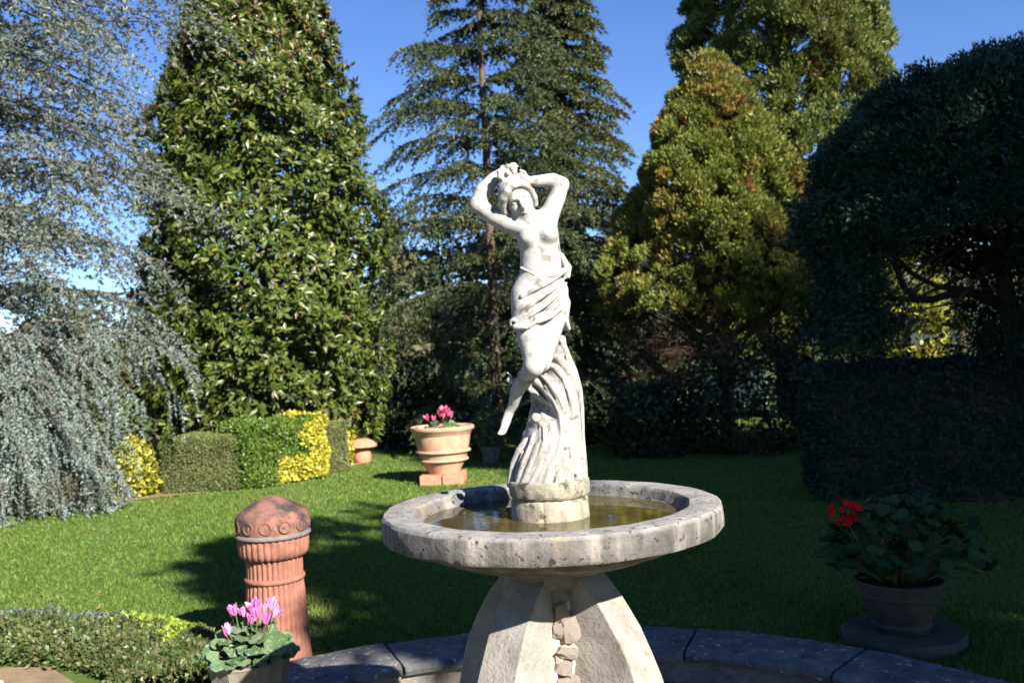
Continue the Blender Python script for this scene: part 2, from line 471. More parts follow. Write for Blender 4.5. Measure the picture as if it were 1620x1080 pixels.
POOL = thing("pool_surround", "low circular wall with worn grey coping slabs around the fountain", "pool wall")
MB().lathe([(1.99, 0.0), (1.98, 0.165), (2.30, 0.165), (2.31, 0.0)], 96, close=False).build("wall", M['wall'], POOL, smooth=True, angle=40)
NCOP = 17
for i in range(NCOP):
    a0, a1 = 2 * math.pi * i / NCOP + 0.004 + 0.13, 2 * math.pi * (i + 1) / NCOP - 0.004 + 0.13
    r0, r1 = 1.93 + random.uniform(-.015, .015), 2.365 + random.uniform(-.02, .02)
    z0, z1 = 0.168, 0.215 + random.uniform(-.006, .006)
    v, f = [], []
    ks = 9
    for j in range(ks):
        a = a0 + (a1 - a0) * j / (ks - 1)
        for (r, z) in ((r0, z0), (r0 - .006, z1 - .018), (r0 + .018, z1), (r1 - .018, z1), (r1 + .004, z1 - .018), (r1, z0)):
            rr = r + random.uniform(-.006, .006)
            v.append((rr * math.cos(a), rr * math.sin(a), z + random.uniform(-.002, .002)))
    for j in range(ks - 1):
        for q in range(6):
            f.append((j * 6 + q, j * 6 + (q + 1) % 6, (j + 1) * 6 + (q + 1) % 6, (j + 1) * 6 + q))
    f.append(tuple(range(6))); f.append(tuple((ks - 1) * 6 + q for q in range(6))[::-1])
    MB().add(v, f).build("coping_stone", M['coping'], POOL, smooth=True, angle=50)
disc("water", 1.985, 0.05, M['water'], 96)

# flagstone path outside the pool on the left and behind the camera
mp = MB()
pv = [(-6.0, 2.75, .006), (-3.05, 2.62, .006), (-2.45, 2.05, .006), (-2.55, -0.2, .006), (-2.2, -3.0, .006), (2.6, -3.0, .006), (2.6, -6.0, .006), (-6.0, -6.0, .006)]
mp.add(pv, [tuple(range(8))])
PATH = mp.build("path", M['border'], kind="structure")
gx = -5.9
row = 0
ys = -5.9
while ys < 2.5:
    hy = 0.55
    xs = -5.9 + (0.3 if row % 2 else 0)
    while xs < 2.4:
        wx = random.uniform(0.55, 0.85)
        cx, cy = xs + wx / 2, ys + hy / 2
        ok = cx + wx / 2 < -2.55 and cy + hy / 2 < 2.62 and (cx + wx / 2 < -2.95 or cy < 1.9)
        ok = ok or (cy + hy / 2 < -3.05 and cx + wx / 2 < 2.55)
        if ok:
            g = 0.012
            v = []
            for z in (0.008, 0.034):
                s = 0.0 if z < 0.02 else 0.006
                v += [(xs + g + s, ys + g + s, z), (xs + wx - g - s, ys + g + s, z), (xs + wx - g - s, ys + hy - g - s, z), (xs + g + s, ys + hy - g - s, z)]
            MB().add(v, [(0, 3, 2, 1), (4, 5, 6, 7), (0, 1, 5, 4), (1, 2, 6, 5), (2, 3, 7, 6), (3, 0, 4, 7)]).build("flagstone", M['paving'], PATH)
        xs += wx
    ys += hy
    row += 1

# tan soil strip along the foot of the hedges
def strip(name, pts, w, z, m):
    v, f = [], []
    for i, (x, y) in enumerate(pts):
        a = pts[max(i - 1, 0)]; b = pts[min(i + 1, len(pts) - 1)]
        d = Vector((b[0] - a[0], b[1] - a[1])).normalized()
        n = Vector((-d.y, d.x))
        for s in (0, 1):
            v.append((x + n.x * w * s + random.uniform(-.03, .03), y + n.y * w * s + random.uniform(-.04, .04), z))
    for i in range(len(pts) - 1):
        f.append((2 * i, 2 * i + 2, 2 * i + 3, 2 * i + 1))
    MB().add(v, f).build(name, m, kind="structure")
bp = []
for i in range(41):
    u = i / 40
    # smooth border curve
    P0, P1, P2, P3 = np.array((-9.0, 8.6)), np.array((-5.6, 9.3)), np.array((-4.0, 9.9)), np.array((-3.1, 13.3))
    bp.append(tuple((1 - u) ** 3 * P0 + 3 * u * (1 - u) ** 2 * P1 + 3 * u * u * (1 - u) * P2 + u ** 3 * P3))
strip("flower_bed", bp, 4.5, 0.012, M['border'])

# ------------------------------------------------------------------ fountain
FT = thing("fountain", "stone fountain with wide round basin on four flared legs and rubble core", "fountain")
def chip(a, z, j):
    return 1 + 0.006 * math.sin(3 * a + 1) + 0.004 * math.sin(17 * a + z * 40) + random.uniform(-.0022, .0022)
basin_prof = [(0.02, 1.098), (0.15, 1.098), (0.165, 1.106), (0.22, 1.117), (0.30, 1.141), (0.38, 1.171), (0.44, 1.197), (0.478, 1.211), (0.494, 1.2135), (0.499, 1.222), (0.500, 1.25), (0.499, 1.276), (0.492, 1.2845), (0.47, 1.286),
              (0.43, 1.286), (0.408, 1.283), (0.398, 1.272), (0.388, 1.252), (0.33, 1.222), (0.18, 1.20), (0.02, 1.195)]
MB().lathe(basin_prof, 160, mod=chip).build("basin", M['basin'], FT, smooth=True, angle=35)
MB().lathe([(0.12, 1.055), (0.140, 1.078), (0.148, 1.102)], 48, mod=chip).build("collar", M['wall'], FT, smooth=True, angle=40)  # darker wall stone puts the shade under the basin into the colour
v = [(0, 0, 1.249)] + [(0.392 * math.cos(2 * math.pi * i / 96), 0.392 * math.sin(2 * math.pi * i / 96), 1.249) for i in range(96)]
MB().add(v, [(0, i + 1, (i + 1) % 96 + 1) for i in range(96)]).build("basin_water", M['water'], FT)
legp = [(1.112, .118), (1.075, .150), (1.02, .200), (.943, .250), (.874, .285), (.806, .311), (.70, .335), (.5, .365), (.25, .39), (.05, .40)]
for q in range(4):
    a = R(-35 + 90 * q)
    rd = np.array((math.cos(a), math.sin(a), 0)); tn = np.array((-math.sin(a), math.cos(a), 0))
    v, f = [], []
    for (z, r) in legp:
        w = 0.060 + 0.026 * (1.112 - z)
        for (rr, s) in ((0.075, -1), (r, -1), (r, 1), (0.075, 1)):
            v.append(tuple(rd * rr + tn * w * s + np.array((0, 0, z)) + np.array([random.uniform(-.0015, .0015) for _ in range(3)])))
    for i in range(len(legp) - 1):
        for j in range(4):
            f.append((i * 4 + j, i * 4 + (j + 1) % 4, (i + 1) * 4 + (j + 1) % 4, (i + 1) * 4 + j))
    f.append((0, 1, 2, 3)); n = len(legp) - 1
    f.append((n * 4 + 3, n * 4 + 2, n * 4 + 1, n * 4))
    o = MB().add(v, f).build("leg", M['leg'], FT, smooth=True, angle=45)
    bv = o.modifiers.new("bevel", 'BEVEL'); bv.width = 0.006; bv.segments = 2; bv.limit_method = 'ANGLE'
MB().lathe([(0.135, 0.03)] + [(0.131 if i < 45 else 0.131 - .0045 * (i - 44), .05 + .02 * i) for i in range(52)], 90, mod=lambda a, z, j: 1 + .07 * math.sin(7 * a + 40 * z) * math.sin(31 * z + 3 * a) + .05 * math.sin(19 * a - 67 * z) + random.uniform(-.045, .045)).build("core", M['rubble'], FT, smooth=True)
def rock_mesh(seed):
    rr = np.random.default_rng(seed)
    bm = bmesh.new()
    bmesh.ops.create_icosphere(bm, subdivisions=2, radius=1.0)
    for vv in bm.verts:
        c = np.array(vv.co)
        c = np.sign(c) * np.abs(c) ** 0.6
        vv.co = Vector(c * (1 + rr.uniform(-.28, .2)))
    me = bpy.data.meshes.new("stone"); bm.to_mesh(me); bm.free()
    me.materials.append(M['rubble'])
    return me
rocks = [rock_mesh(s) for s in range(4)]
for q in range(4):
    a0 = 90 * q - 80
    z = 0.08
    while z < 1.05:
        h = random.uniform(0.026, 0.062)
        for da in random.choice([(-7, 7), (0,), (-4, 9), (-9, 5), (2,), (-3, 9)]):
            a = R(a0 + da + random.uniform(-3, 3))
            rr = 0.121 + random.uniform(-0.008, .010) - max(0, z - .92) * .25
            o = obj("stone", random.choice(rocks), FT)
            o.location = (rr * math.cos(a), rr * math.sin(a), z + h / 2 + random.uniform(-.012, .012))
            o.rotation_euler = (random.uniform(-.5, .5), random.uniform(-.25, .25), a)
            o.scale = (0.026, random.uniform(.018, .034), h * random.uniform(.45, .62))
        z += h * random.uniform(.9, 1.2)
MB().lathe([(0.117, 1.19), (0.117, 1.245), (0.114, 1.30), (0.109, 1.308), (0.02, 1.309)], 72,
           mod=lambda a, z, j: (0.965 if abs(math.degrees(a) - 262) < 3 or abs(math.degrees(a) - 283) < 3 or abs(math.degrees(a) - 330) < 3 else 1) * (1 + random.uniform(-.006, .006)), close=False).build("statue_plinth", M['drum'], FT, smooth=True, angle=30)

# ------------------------------------------------------------------ statue (implicit surfaces, one continuous mesh per part)
def S(px, py, dy=0.0):
    return np.array(((px - 870) * .001873 + (800 - py) * 9e-5, dy, 1.278 + (800 - py) * .00188 - (px - 870) * 7.7e-5))

class SDF:
    def __init__(self, lo, hi, h):
        self.lo = np.array(lo, float); self.h = h
        self.n = np.ceil((np.array(hi) - self.lo) / h).astype(int) + 1
        self.F = np.full(self.n, 0.2, dtype=np.float32)
        self.ax = [self.lo[i] + h * np.arange(self.n[i]) for i in range(3)]
    def _win(self, lo, hi, pad):
        i0 = np.clip(np.floor((lo - pad - self.lo) / self.h).astype(int), 0, self.n)
        i1 = np.clip(np.ceil((hi + pad - self.lo) / self.h).astype(int) + 1, 0, self.n)
        sl = tuple(slice(a, b) for a, b in zip(i0, i1))
        X, Y, Z = np.meshgrid(*[self.ax[i][sl[i]] for i in range(3)], indexing='ij')
        return sl, X, Y, Z
    def _add(self, sl, d, k, sub=False):
        f = self.F[sl]
        if sub:
            d = -d
            h = np.clip(k - np.abs(f - d), 0, None) / k
            self.F[sl] = np.maximum(f, d) + h * h * k / 4
        else:
            h = np.clip(k - np.abs(f - d), 0, None) / k
            self.F[sl] = np.minimum(f, d) - h * h * k / 4
    def cap(self, pts, rad, k=0.012, sub=False):
        pts = [np.array(p, float) for p in pts]
        rad = list(np.broadcast_to(np.array(rad, float), (len(pts),)))
        P = np.array(pts); mr = max(rad)
        sl, X, Y, Z = self._win(P.min(0) - mr, P.max(0) + mr, k + 3 * self.h)
        if X.size == 0:
            return self
        D = None
        for a, b, ra, rb in zip(pts[:-1], pts[1:], rad[:-1], rad[1:]):
            ab = b - a; L = float(ab @ ab) + 1e-12
            t = np.clip(((X - a[0]) * ab[0] + (Y - a[1]) * ab[1] + (Z - a[2]) * ab[2]) / L, 0, 1)
            d = np.sqrt((X - a[0] - t * ab[0]) ** 2 + (Y - a[1] - t * ab[1]) ** 2 + (Z - a[2] - t * ab[2]) ** 2) - (ra + (rb - ra) * t)
            D = d if D is None else np.minimum(D, d)
        self._add(sl, D, k, sub)
        return self
    def ball(self, c, r, k=0.008, sub=False):
        return self.cap([c, np.array(c) + 1e-5], r, k, sub)
    def ell(self, c, r, axes=None, k=0.015, sub=False):
        c = np.array(c, float); r = np.array(r, float); mr = r.max()
        sl, X, Y, Z = self._win(c - mr, c + mr, k + 3 * self.h)
        if X.size == 0:
            return self
        A = np.eye(3) if axes is None else np.array(axes)
        x, y, z = X - c[0], Y - c[1], Z - c[2]
        q = [(A[i][0] * x + A[i][1] * y + A[i][2] * z) for i in range(3)]
        k0 = np.sqrt((q[0] / r[0]) ** 2 + (q[1] / r[1]) ** 2 + (q[2] / r[2]) ** 2)
        k1 = np.sqrt((q[0] / r[0] ** 2) ** 2 + (q[1] / r[1] ** 2) ** 2 + (q[2] / r[2] ** 2) ** 2) + 1e-6
        self._add(sl, k0 * (k0 - 1) / k1, k, sub)
        return self
    def mesh(self):
        F = self.F; h = self.h
        n = self.n
        s = F < 0
        c = np.zeros(n - 1, dtype=np.int8)
        offs = [(i, j, k) for i in (0, 1) for j in (0, 1) for k in (0, 1)]
        for (i, j, k) in offs:
            c += s[i:n[0] - 1 + i, j:n[1] - 1 + j, k:n[2] - 1 + k]
        act = np.argwhere((c > 0) & (c < 8))
        val = {o: F[act[:, 0] + o[0], act[:, 1] + o[1], act[:, 2] + o[2]] for o in offs}
        acc = np.zeros((len(act), 3)); cnt = np.zeros(len(act))
        for a in offs:
            for ax in range(3):
                if a[ax]:
                    continue
                b = list(a); b[ax] = 1; b = tuple(b)
                m = (val[a] < 0) != (val[b] < 0)
                t = np.where(m, val[a] / (val[a] - val[b] + 1e-12), 0)
                for d in range(3):
                    acc[:, d] += np.where(m, a[d] + (t if d == ax else 0), 0)
                cnt += m
        V = self.lo + h * (act + acc / cnt[:, None])
        idx = -np.ones(n - 1, dtype=np.int64)
        idx[tuple(act.T)] = np.arange(len(act))
        quads = []
        for ax in range(3):
            u, w = [(1, 2), (2, 0), (0, 1)][ax]
            sl0 = [slice(1, -1)] * 3; sl1 = [slice(1, -1)] * 3
            sl0[ax] = slice(0, -1); sl1[ax] = slice(1, None)
            a, b = s[tuple(sl0)], s[tuple(sl1)]
            e = np.argwhere(a != b)
            sg = a[tuple(e.T)]
            e = e + np.array([0 if d == ax else 1 for d in range(3)])
            du = np.eye(3, dtype=int)[u]; dw = np.eye(3, dtype=int)[w]
            q = np.stack([idx[tuple((e - du - dw).T)], idx[tuple((e - dw).T)], idx[tuple(e.T)], idx[tuple((e - du).T)]], 1)
            q[~sg] = q[~sg][:, ::-1]
            quads.append(q)
        Q = np.concatenate(quads)
        Q = Q[(Q >= 0).all(1)]
        return V, Q

ST = thing("statue", "white weathered statue of a woman with raised arms rising from a swirl of drapery", "statue", (0, 0, 1.309))

def tilt(deg):
    a = R(deg)
    return [(math.cos(a), 0, -math.sin(a)), (0, 1, 0), (math.sin(a), 0, math.cos(a))]

body = SDF((-0.30, -0.20, 1.44), (0.16, 0.16, 2.34), 0.0032)
# trunk
body.ell(S(855, 458), (.069, .055, .066), k=.02)
body.ell(S(856, 425, -.004), (.062, .047, .055), k=.03)
body.ell(S(856, 402), (.058, .045, .050), k=.03)
body.ell(S(850, 372), (.063, .048, .060), tilt(-6), k=.03)
body.cap([S(816, 354), S(842, 350), S(866, 344)], [.024, .030, .025], k=.025)
body.ball(S(834, 377, -.040), .025, k=.018)
body.ball(S(868, 372, -.040), .027, k=.018)
body.cap([S(842, 358, .004), S(832, 340, .0), S(826, 322, .004)], [.030, .023, .022], k=.018)
# legs
body.cap([S(834, 462, -.006), S(836, 500, -.022), S(840, 535, -.04), S(845, 578, -.058)], [.046, .045, .040, .026], k=.02)
body.cap([S(873, 462, -.004), S(872, 505, -.012), S(864, 540, -.022), S(857, 575, -.02)], [.045, .042, .036, .026], k=.012)
body.cap([S(844, 580, -.052), S(833, 595, -.018), S(818, 617, .024), S(811, 640, .050), S(803, 656, .060)], [.026, .024, .0215, .016, .012], k=.012)
body.cap([S(803, 656, .06), S(799, 668, .046), S(795, 680, .022)], [.013, .0145, .011], k=.008)
for j, (dx, l) in enumerate(((-6, 5), (-3, 6), (0, 6), (3, 5), (5, 4))):
    body.cap([S(796 + dx * .7, 679, .022 + .002 * j), S(793 + dx * .9, 681 + l, .010)], [.0045, .0035], k=.003)
body.ball(S(845, 580, -.062), .022, k=.02)
# arms
body.cap([S(820, 356), S(802, 351, .002), S(778, 338, .004), S(753, 321, .006)], [.029, .0295, .0275, .0225], k=.016)
body.cap([S(753, 321, .006), S(762, 299, .006), S(780, 279, .008), S(795, 268, .008)], [.0225, .0245, .0195, .0145], k=.01)
body.cap([S(862, 350), S(872, 332, .004), S(881, 310, .010), S(888, 290, .014)], [.029, .0285, .026, .0225], k=.016)
body.cap([S(888, 289, .014), S(874, 283, .012), S(855, 284, .006), S(838, 285, .0)], [.0225, .0225, .0185, .0150], k=.01)
# hands: palm, four fingers, thumb each
body.ell(S(801, 266, .002), (.016, .010, .013), tilt(20), k=.008)
for j, (ex, ey, ez) in enumerate(((815, 257, -.002), (818, 262, -.012), (817, 267, -.020), (813, 272, -.024))):
    a, c = S(803 + j, 263 + 2 * j, -.001 - .003 * j), S(ex, ey, ez)
    mdl = (a + c) / 2 + np.array((0, -.006, .004))
    body.cap([a, mdl, c], [.0052, .005, .004], k=.003)
body.cap([S(798, 270, -.004), S(801, 277, -.014), S(806, 280, -.02)], [.0058, .0052, .0042], k=.004)
body.ell(S(831, 285, -.006), (.017, .010, .013), tilt(75), k=.008)
for j, (ex, ey, ez) in enumerate(((817, 276, -.022), (815, 281, -.028), (816, 286, -.031), (819, 291, -.031))):
    a, c = S(829, 280 + 3 * j, -.010), S(ex, ey, ez)
    mdl = (a + c) / 2 + np.array((0, -.007, .003))
    body.cap([a, mdl, c], [.0052, .005, .004], k=.003)
body.cap([S(833, 279, -.008), S(829, 272, -.018), S(823, 270, -.022)], [.0058, .0052, .0042], k=.004)
# head, tilted to the left and turned a little to the right and down
HC = S(819, 315, -.016)
hf = np.array((.16, -.95, -.26)); hf /= np.linalg.norm(hf)
hu = np.array((-math.sin(R(23)), 0, math.cos(R(23)))); hu = hu - hf * (hu @ hf); hu /= np.linalg.norm(hu)
hr = np.cross(hf, hu)
def H(a, b, c):
    return HC + a * hr + b * hu + c * hf
HA = [tuple(hr), tuple(hf), tuple(hu)]
body.ell(H(0, .012, -.004), (.040, .048, .048), HA, k=.012)
body.ell(H(0, -.024, .008), (.0315, .034, .036), HA, k=.02)
body.ball(H(0, -.0515, .026), .0115, k=.014)
body.ball(H(.0195, -.017, .026), .0125, k=.014)
body.ball(H(-.0195, -.017, .026), .0125, k=.014)
for sg in (-1, 1):
    body.ell(H(sg * .0165, -.001, .046), (.011, .008, .0075), HA, k=.006, sub=True)
    body.ell(H(sg * .0165, -.003, .0365), (.0085, .006, .0055), HA, k=.002)
    body.cap([H(sg * .006, .009, .044), H(sg * .017, .0115, .041), H(sg * .027, .006, .032)], .0042, k=.008)
body.cap([H(0, .008, .044), H(0, -.006, .050), H(0, -.0185, .056)], [.004, .005, .0068], k=.006)
body.ball(H(.0055, -.0205, .049), .0046, k=.004); body.ball(H(-.0055, -.0205, .049), .0046, k=.004)
body.cap([H(-.0105, -.0325, .040), H(0, -.0308, .0455), H(.0105, -.0325, .040)], [.0026, .0036, .0026], k=.003)
body.cap([H(-.008, -.0375, .040), H(0, -.0390, .0445), H(.008, -.0375, .040)], [.0026, .0040, .0026], k=.003)
body.cap([H(-.010, -.0348, .046), H(.010, -.0348, .046)], .0014, k=.002, sub=True)
V, Q = body.mesh()
mesh_np("body", V, Q, M['marble'], ST, smooth=True)

hair = SDF((-0.28, -0.13, 2.05), (0.02, 0.10, 2.36), 0.0028)
hair.ell(H(0, .020, -.016), (.047, .050, .052), HA, k=.008)
wv = [(-.043, -.036, -.006), (-.047, -.016, .002), (-.046, .006, .010), (-.038, .026, .026), (-.022, .041, .036), (0, .046, .040), (.022, .041, .038), (.040, .026, .028), (.049, .006, .014), (.051, -.016, .004), (.048, -.038, -.006)]
for i, (a, b) in enumerate(zip(wv[:-1], wv[1:])):
    hair.cap([H(*a), H(*b)], [.0085 + .004 * (i > 5), .0085 + .004 * (i > 5)], k=.004)
rr = np.random.default_rng(5)
for i in range(30):
    a = -1.25 + 2.5 * i / 29 + rr.uniform(-.03, .03)
    p0 = H(.046 * math.sin(a), .02 + .03 * math.cos(a), .028 * math.cos(a) + .012)
    p1 = H(.040 * math.sin(a * .8), .045 + .028 * math.cos(a), .01)
    p2 = H(.02 * math.sin(a), .076, -.004)
    hair.cap([p0, p1, p2], [.0046, .0052, .004], k=.0012)
for i in range(16):
    a = rr.uniform(0.8, 2.3) * rr.choice([-1, 1])
    hair.cap([H(.046 * math.sin(a), .02 + .045 * math.cos(a), -.012), H(.050 * math.sin(a), -.01, -.02 + .02 * abs(math.sin(a))), H(.042 * math.sin(a), -.04, -.02)], .0062, k=.0025)
for i in range(9):
    a = 2 * math.pi * i / 9
    hair.ball(H(.023 * math.cos(a), .084 + .018 * math.sin(a), .006 + .006 * math.cos(2 * a)), .0098, k=.003)
hair.ball(H(-.002, .084, .016), .0080, k=.002)
hair.ball(H(0, .082, -.004), .020, k=.004)
V, Q = hair.mesh()
mesh_np("hair", V, Q, M['marble'], ST, smooth=True)

dr = SDF((-0.16, -0.16, 1.74), (0.10, 0.14, 2.06), 0.0031)
dr.ell(S(855, 462), (.0735, .060, .065), k=.01)
dr.cap([S(834, 466, -.006), S(836, 500, -.024), S(836, 516, -.032)], [.050, .051, .047], k=.012)
dr.cap([S(873, 462, -.004), S(873, 485, -.010)], [.049, .047], k=.012)
dr.ell(S(836, 545, -.05), (.075, .09, .042), tilt(12), k=.006, sub=True)
dr.ell(S(876, 531, -.02), (.066, .10, .055), tilt(-30), k=.006, sub=True)
fold = [
    [(824, 424, -.030), (845, 436, -.047), (870, 438, -.048), (891, 428, -.030)],
    [(893, 432, -.034), (872, 447, -.060), (850, 458, -.066), (826, 470, -.060)],
    [(894, 440, -.036), (876, 459, -.062), (856, 472, -.070), (832, 490, -.070), (818, 505, -.060)],
    [(895, 449, -.036), (880, 470, -.062), (862, 485, -.070), (840, 500, -.078), (820, 511, -.068)],
    [(896, 458, -.036), (884, 480, -.060), (868, 495, -.066), (848, 506, -.078)],
    [(897, 468, -.034), (888, 488, -.056), (872, 502, -.064), (858, 508, -.070), (846, 511, -.078), (832, 519, -.084), (816, 518, -.070)],
]
for i, fl in enumerate(fold):
    dr.cap([S(*p) for p in fl], [.004] + [.0062] * (len(fl) - 2) + [.0062 if i < 5 else .0095], k=.006)
    if 0 < i < 5:
        dr.cap([S(p[0], p[1] + 6.0, p[2] - .007) for p in fl[:-1]], .0032, k=.005, sub=True)
dr.ball(S(813, 511, -.055), .0145, k=.006)
dr.cap([S(813, 511, -.072), S(811, 513, -.05)], .005, k=.003, sub=True)
for kx in range(4):
    dr.cap([S(888 + kx * 2.5, 404 + kx * 5, -.014), S(896 + kx * 1.0, 424, -.022), S(893 + kx * 2, 438, -.018)], [.008, .0095, .006], k=.003)
dr.cap([S(900, 520, .0), S(894, 505, -.01), S(892, 480, -.01)], [.006, .01, .02], k=.01)
for j in range(7):      # long folds over the back
    x0 = 820 + j * 11
    dr.cap([S(x0, 432, .05), S(x0 + 2, 470, .066), S(x0 - 3, 508, .055)], .007, k=.006)
V, Q = dr.mesh()
mesh_np("hip_drapery", V, Q, M['marble'], ST, smooth=True)

wvs = SDF((-0.17, -0.16, 1.315), (0.16, 0.16, 1.80), 0.0034)
core = [(536, 889, 7), (552, 888, 11), (570, 885, 16), (590, 885, 24), (610, 886, 30), (630, 890, 29), (650, 890, 30), (668, 884, 36), (685, 877, 43), (705, 872, 49), (725, 869, 54), (745, 868, 57), (762, 867, 59)]
wvs.cap([S(x, y, .012) for y, x, r in core], [r * .00188 * .90 for y, x, r in core], k=.01)
cy = np.array([c[0] for c in core]); cxx = np.array([c[1] for c in core]); crr = np.array([c[2] for c in core])
def rib(pts, r, k=.004, lift=0.0, back=False):
    P = []
    for (x, y) in pts:
        xc, rc = np.interp(y, cy, cxx), np.interp(y, cy, crr)
        w = min(abs(x - xc) / rc, 0.97)
        d = math.sqrt(1 - w * w) * rc * .00188 * .95 + lift
        P.append(S(x, y, .012 + (d if back else -d)))
    wvs.cap(P, [q * .00188 for q in r], k=k)
ribs = [
    ([(888, 538), (898, 562), (908, 588), (915, 615), (918, 645), (919, 690), (922, 740), (924, 758)], [5, 5, 6, 6, 6, 6, 7, 6]),
    ([(868, 563), (884, 568), (897, 582), (907, 603), (912, 630), (913, 665), (914, 705), (914, 745)], [5, 6, 7, 7, 7, 7, 8, 7]),
    ([(862, 574), (879, 582), (893, 600), (902, 622), (905, 650), (905, 690), (902, 725), (900, 752)], [4, 5, 5, 5, 5, 6, 7, 7]),
    ([(852, 586), (868, 601), (882, 622), (892, 648), (896, 676), (894, 705), (888, 735), (884, 756)], [5, 7, 8, 8, 8, 8, 8, 8]),
    ([(842, 598), (858, 610), (873, 630), (883, 655), (886, 682), (881, 708), (871, 735), (864, 756)], [5, 7, 7, 7, 7, 8, 9, 8]),
    ([(829, 607), (842, 619), (858, 633), (871, 650), (879, 672), (877, 697), (866, 722), (852, 752)], [4, 5, 6, 6, 5, 5, 6, 7]),
    ([(866, 655), (873, 676), (870, 700), (858, 722), (842, 750)], [4, 5, 6, 6, 7]),
    ([(850, 660), (858, 672), (860, 692), (852, 714), (838, 738), (830, 755)], [6, 6, 7, 7, 7, 7]),
    ([(844, 686), (840, 706), (830, 728), (822, 752)], [4, 6, 7, 7]),
    ([(832, 697), (823, 712), (815, 732), (811, 755)], [6, 8, 8, 8]),
    ([(850, 700), (842, 722), (832, 746)], [4, 5, 6]),
]
for i, (p, r) in enumerate(ribs):
    rib(p[:-1] + [(p[-1][0] - (0 if p[-1][0] > 905 else 2), 764)], r, k=.0032, lift=-.001)
    for sgn, sc in ((-1, .34), (1, .30)):
        rib([(x + sgn * rr_ * .62, y) for (x, y), rr_ in zip(p, r)][1:], [q * sc for q in r][1:], k=.001, lift=.55 * r[0] * .00188)
    if i < 6:
        rib([(2 * np.interp(y, cy, cxx) - x if i > 9 else x, y) for x, y in p], r, back=True)
for j in range(8):
    x0 = 822 + j * 12
    rib([(x0 + 10, 690), (x0 + 4, 720), (x0, 756)], [5, 7, 8], back=True)
wvs.cap([S(846, 606, .085), S(856, 640, .080), S(852, 690, .045)], [.018, .030, .044], k=.02)
# deep channels between the main swathes
def groove(pts, r):
    P = []
    for (x, y) in pts:
        xc, rc = np.interp(y, cy, cxx), np.interp(y, cy, crr)
        w = min(abs(x - xc) / rc, 0.95)
        P.append(S(x, y, .012 - math.sqrt(1 - w * w) * rc * .00188 - .012))
    wvs.cap(P, [q * .0029 for q in r], k=.002, sub=True)
groove([(858, 586), (874, 597), (889, 616), (898, 640), (901, 668), (899, 700)], [4, 5.5, 5.5, 5, 4, 2])
groove([(864, 572), (884, 577), (900, 596), (909, 620), (911, 645), (911, 680)], [2.5, 3, 3.5, 3, 2.2, 1.2])
groove([(836, 611), (855, 621), (870, 636), (880, 656), (884, 682), (877, 708), (867, 732)], [2.2, 2.6, 2.6, 2.6, 2.4, 2.2, 1.2])
groove([(866, 664), (871, 690), (861, 715), (846, 748)], [2.4, 2.8, 2.6, 1.5])
groove([(854, 675), (854, 692), (847, 715), (836, 746)], [2.4, 2.8, 2.6, 1.5])
groove([(843, 694), (836, 714), (825, 744)], [2.6, 2.8, 1.6])
groove([(891, 664), (893, 692), (888, 722), (880, 752)], [1.6, 2.2, 2.2, 1.4])
groove([(907, 655), (908, 692), (906, 730), (904, 756)], [1.6, 2.2, 2.2, 1.4])
groove([(872, 704), (860, 730), (848, 756)], [1.4, 2.0, 1.4])
groove([(880, 628), (889, 650), (891, 676), (885, 706)], [1.2, 1.8, 1.8, 1.0])
groove([(896, 586), (907, 606), (914, 632), (917, 665), (918, 705), (919, 750)], [1.4, 2.0, 2.0, 1.8, 1.6, 1.2])
groove([(842, 634), (860, 644), (875, 660), (881, 685), (874, 712)], [9, 7, 5, 4, 2])
wvs.ball(S(847.5, 659, -.062), .0155, k=.004)
wvs.ball(S(847.5, 658, -.078), .0058, k=.003, sub=True)
wvs.cap([S(804, 600, -.0), S(808, 594, -.0), S(801, 588, -.006)], [.006, .005, .002], k=.004)
wvs.cap([S(804, 602, .0), S(816, 606, .01), S(840, 604, .01)], [.006, .010, .012], k=.006)
V, Q = wvs.mesh()
mesh_np("swirling_drapery", V, Q, M['wave'], ST, smooth=True)
MB().lathe([(0.02, 1.3095), (0.112, 1.31), (0.119, 1.317), (0.121, 1.345), (0.119, 1.357), (0.114, 1.361), (0.02, 1.362)], 72,
           mod=lambda a, z, j: 1 + 0.008 * math.sin(4 * a) + 0.006 * math.sin(9 * a + 1) + random.uniform(-.005, .005), close=False).build("round_base", M['drum'], ST, smooth=True, angle=40)

# ------------------------------------------------------------------ trees and plants
def trunk(name, pts, rad, m, parent, n=10):
    mb = MB().tube(pts, rad, n)
    return mb.build(name, m, parent, smooth=True)

